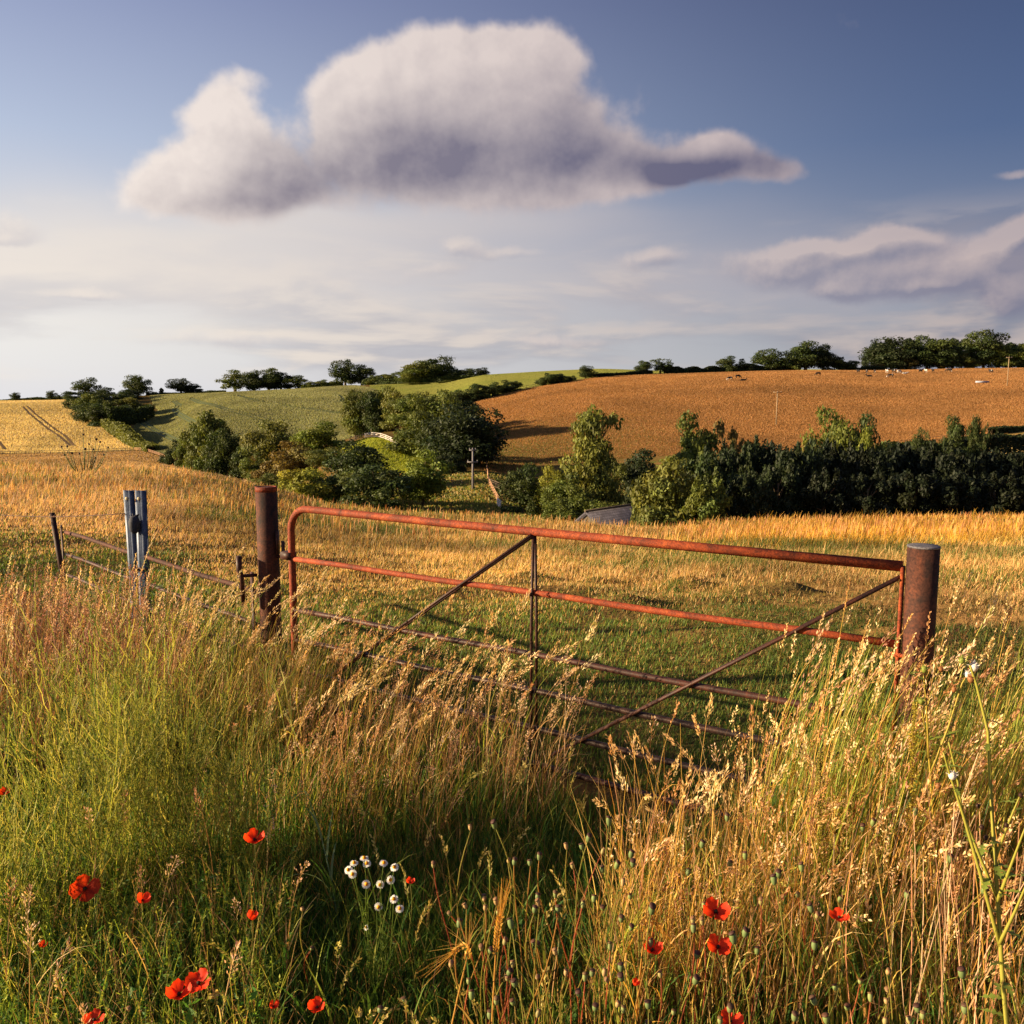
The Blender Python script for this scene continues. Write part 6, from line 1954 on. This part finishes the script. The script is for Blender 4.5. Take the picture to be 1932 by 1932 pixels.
# tall thistles and docks
thistle_green = plant_mat('thistle_green', 0.15, rough=.5)
def spiny_leaf(g, p, d, L_, col):
    d = Vector(d).normalized(); s = d.cross(Vector((0, 0, 1))).normalized(); up = s.cross(d)
    n = 9; V, Q = [], []
    for k in range(n):
        q = k / (n - 1)
        c = Vector(p) + d * L_ * q + up * (-.25 * L_ * q * q)
        w_ = L_ * (.10 * math.sin(math.pi * min(1, q * .92 + .08)) + .01) * (.5 if k % 2 else 2.3)
        V += [c - s * w_ + up * .15 * w_, c, c + s * w_ + up * .15 * w_]
    for k in range(n - 1):
        a = 3 * k; Q += [(a, a + 1, a + 4, a + 3), (a + 1, a + 2, a + 5, a + 4)]
    g.add(V, np.array(Q), np.array(col[:3]) * random.uniform(.8, 1.2))


def thistle(name, segs, y0, base_uv, label, col, thick, heads, headcol, leaves, cat='thistle', lp=.12):
    """segs: main stem and branches as photo polylines with distances"""
    x0, yb = ground_plan(*base_uv); z0 = float(HT(x0, yb))
    o = empty(name, (x0, yb, z0), label, cat)
    off = Vector((x0, yb, z0))
    lg = Geo(); n_leaf = 0
    for j, (pts, th) in enumerate(segs):
        P = [at(u, v, y) - off for (u, v, y) in pts]
        if j == 0: P = [Vector((0, 0, 0))] + P
        Q = []
        for a, b in zip(P, P[1:]):
            for q in np.linspace(0, 1, 5).tolist()[:-1]: Q.append(a.lerp(b, q))
        Q.append(P[-1])
        n = len(Q)
        g = tube(Q, list(np.linspace(th, th * .45, n)), 8, col=srgb(*col)[:3])
        link('stem', g.mesh('thistle_stem', thistle_green, True), o)
        for k in range(leaves if j == 0 else max(2, leaves // 3)):
            p = Q[random.randrange(1, n)]
            a = random.uniform(0, 6.28)
            spiny_leaf(lg, p, (math.cos(a), math.sin(a), random.uniform(-.1, .6)), random.uniform(.4, 1.0) * lp, srgb(120, 134, 54))
    if leaves: link('leaves', lg.mesh('thistle_leaves', thistle_green), o)
    for (u, v, y, r_, kind) in heads:
        p = at(u, v, y) - off
        g = lathe([(.002, -r_ * 1.3), (r_ * .7, -r_ * .9), (r_, -r_ * .2), (r_ * .8, r_ * .5), (r_ * .45, r_ * .8), (.001, r_ * .9)], 8, Matrix.Translation(p), headcol[kind][:3])
        n = 46; d = rng.normal(size=(n, 3)); d[:, 2] = np.abs(d[:, 2]) if kind != 'dark' else d[:, 2]
        flakes(g, np.tile(np.array(p), (n, 1)) + d * r_ * .25, d, rng.uniform(.8, 1.5, n) * r_, np.full(n, r_ * .18), np.tile(np.array(headcol[kind][:3]), (n, 1)))
        link('flower_head', g.mesh('thistle_head', thistle_green, False), o)
    return o


HC = {'dark': srgb(60, 38, 28), 'white': srgb(222, 214, 206), 'green': srgb(130, 140, 60), 'brown': srgb(150, 100, 60)}
thistle('sow_thistle', [([(1905, 1990, 2.05), (1892, 1850, 2.10), (1884, 1720, 2.14), (1876, 1600, 2.18), (1868, 1470, 2.22), (1864, 1380, 2.24), (1842, 1290, 2.27), (1830, 1255, 2.28)], .0070),
                        ([(1888, 1790, 2.12), (1850, 1650, 2.15), (1818, 1540, 2.18), (1795, 1470, 2.2), (1780, 1420, 2.2)], .0055),
                        ([(1880, 1690, 2.15), (1850, 1620, 2.17), (1815, 1530, 2.2), (1805, 1460, 2.21), (1790, 1400, 2.22)], .005),
                        ([(1882, 1700, 2.14), (1905, 1640, 2.12), (1935, 1560, 2.1)], .005),
                        ([(1886, 1780, 2.12), (1915, 1720, 2.1), (1945, 1650, 2.08)], .005),
                        ([(1878, 1620, 2.18), (1900, 1560, 2.17), (1925, 1500, 2.16)], .004)],
        2.1, (1910, 2330), 'tall thick stemmed thistle with branching yellow green stems at the right edge', (150, 144, 58), .008,
        [(1797, 1462, 2.2, .011, 'white'), (1770, 1482, 2.2, .008, 'brown'), (1832, 1280, 2.28, .010, 'brown'), (1926, 1500, 2.16, .006, 'dark'), (1852, 1560, 2.17, .006, 'dark'), (1899, 1556, 2.17, .006, 'dark'),
         (1860, 1580, 2.18, .006, 'dark'), (1845, 1520, 2.2, .006, 'dark')], HC, 14, lp=.06)
thistle('thistle', [([(1762, 1560, 3.1), (1752, 1420, 3.12), (1738, 1330, 3.14)], .005), ([(1755, 1460, 3.1), (1790, 1370, 3.1), (1815, 1290, 3.1), (1832, 1262, 3.1)], .004),
                    ([(1752, 1430, 3.1), (1748, 1330, 3.1), (1742, 1270, 3.1)], .004)], 3.1, (1765, 1850), 'smaller seeding thistle with white fluff right of the latch post', (170, 150, 62), .005,
        [(1838, 1257, 3.1, .016, 'white'), (1826, 1272, 3.1, .012, 'white'), (1744, 1262, 3.1, .012, 'green'), (1800, 1300, 3.1, .010, 'brown'), (1738, 1322, 3.1, .011, 'green'), (1775, 1262, 3.1, .010, 'brown'),
         (1815, 1245, 3.1, .012, 'green')], HC, 10, lp=.09)
d0 = 52.0
def field_thistle():
    p0 = ground_at(158, d0)
    o = empty('field_thistle', p0, 'bushy thistle with dark round heads standing alone on the left field crest', 'thistle')
    tips = [(157, 820), (116, 843), (127, 842), (182, 829), (189, 834), (204, 844), (161, 847), (176, 848), (136, 855), (122, 858), (180, 864), (150, 856), (196, 858), (168, 838)]
    lg = Geo()
    for (u, v) in tips:
        t = at(u, v, d0 + random.uniform(-.4, .4)) - p0
        b = Vector((t.x * .25, 0, 0)); P = [b, b.lerp(t, .4) + Vector((t.x * .12, 0, .05)), b.lerp(t, .75) + Vector((t.x * .06, 0, .03)), t]
        link('stem', tube(P, [.03, .024, .018, .012], 6, col=srgb(128, 130, 70)[:3]).mesh('thistle_stem', thistle_green, True), o)
        for k in range(16):
            q = random.uniform(0, .8) ** 1.3; p = b.lerp(t, q); a = random.uniform(0, 6.28)
            spiny_leaf(lg, p, (math.cos(a), math.sin(a), random.uniform(0, .7)), random.uniform(.14, .36) * (1 - .5 * q), srgb(112, 124, 60))
        r_ = random.uniform(.055, .075)
        g = lathe([(.01, -r_), (r_, -r_ * .4), (r_, r_ * .3), (r_ * .6, r_ * .9), (.01, r_)], 8, Matrix.Translation(t), HC['dark'][:3])
        link('flower_head', g.mesh('thistle_head', thistle_green, True), o)
    link('leaves', lg.mesh('thistle_leaves', thistle_green), o)


field_thistle()


def dock(u, v, y, base_uv, label, cols, w_, hfrac=.55):
    top = at(u, v, y); x0, y0 = ground_plan(*base_uv); z0 = float(HT(x0, y0)); T_ = top - Vector((x0, y0, z0))
    o = empty('dock', (x0, y0, z0), label, 'dock plant')
    P = stem_pts((0, 0, 0), T_, .02, 10)
    link('stem', tube(P, list(np.linspace(.005, .002, 10)), 6, col=srgb(140, 110, 60)[:3]).mesh('dock_stem', blade_mat, True), o)
    g = Geo(); m = 1500; PP = np.array([list(p) for p in P])
    q = (1 - hfrac + hfrac * rng.random(m)); i = np.minimum((q * 9).astype(int), 8); pos = PP[i] + (PP[i + 1] - PP[i]) * (q * 9 - i)[:, None]
    wh = .55 + .45 * np.sin(q * 46)
    a = rng.uniform(0, 6.28, m); r_ = w_ * rng.random(m) ** .6 * (1.12 - q) / hfrac * 1.1 * wh
    pos = pos + np.stack([np.cos(a) * r_, np.sin(a) * r_, rng.normal(0, .008, m) + r_ * .6], -1)
    flakes(g, pos, rng.normal(size=(m, 3)), rng.uniform(.005, .009, m), rng.uniform(.004, .007, m), pal(m, cols, .3))
    link('seeds', g.mesh('dock_seeds', blade_mat), o)
    g = Geo()
    for k in range(7):
        p = P[random.randrange(0, 5)]; a = random.uniform(0, 6.28)
        ribbons(g, paths(np.array([list(p)]), np.array([random.uniform(.10, .2)]), np.array([a]), np.array([.5]), np.array([1.9]), 7), np.array([.03]), np.array([srgb(84, 108, 44)[:3]]), .1, [.3, .8, 1, .8, .5, .1])
    link('leaves', g.mesh('dock_leaves', blade_mat), o)


dock(1727, 1328, 3.05, (1722, 1840), 'golden green dock seed spike standing right of the latch post', [srgb(176, 160, 58), srgb(150, 142, 52), srgb(196, 172, 74)], .034, .5)
dock(1548, 1418, 3.0, (1560, 1860), 'greenish nettle like seed spike in straw below the latch post', [srgb(158, 146, 62), srgb(130, 128, 54), srgb(120, 104, 50)], .034, .5)
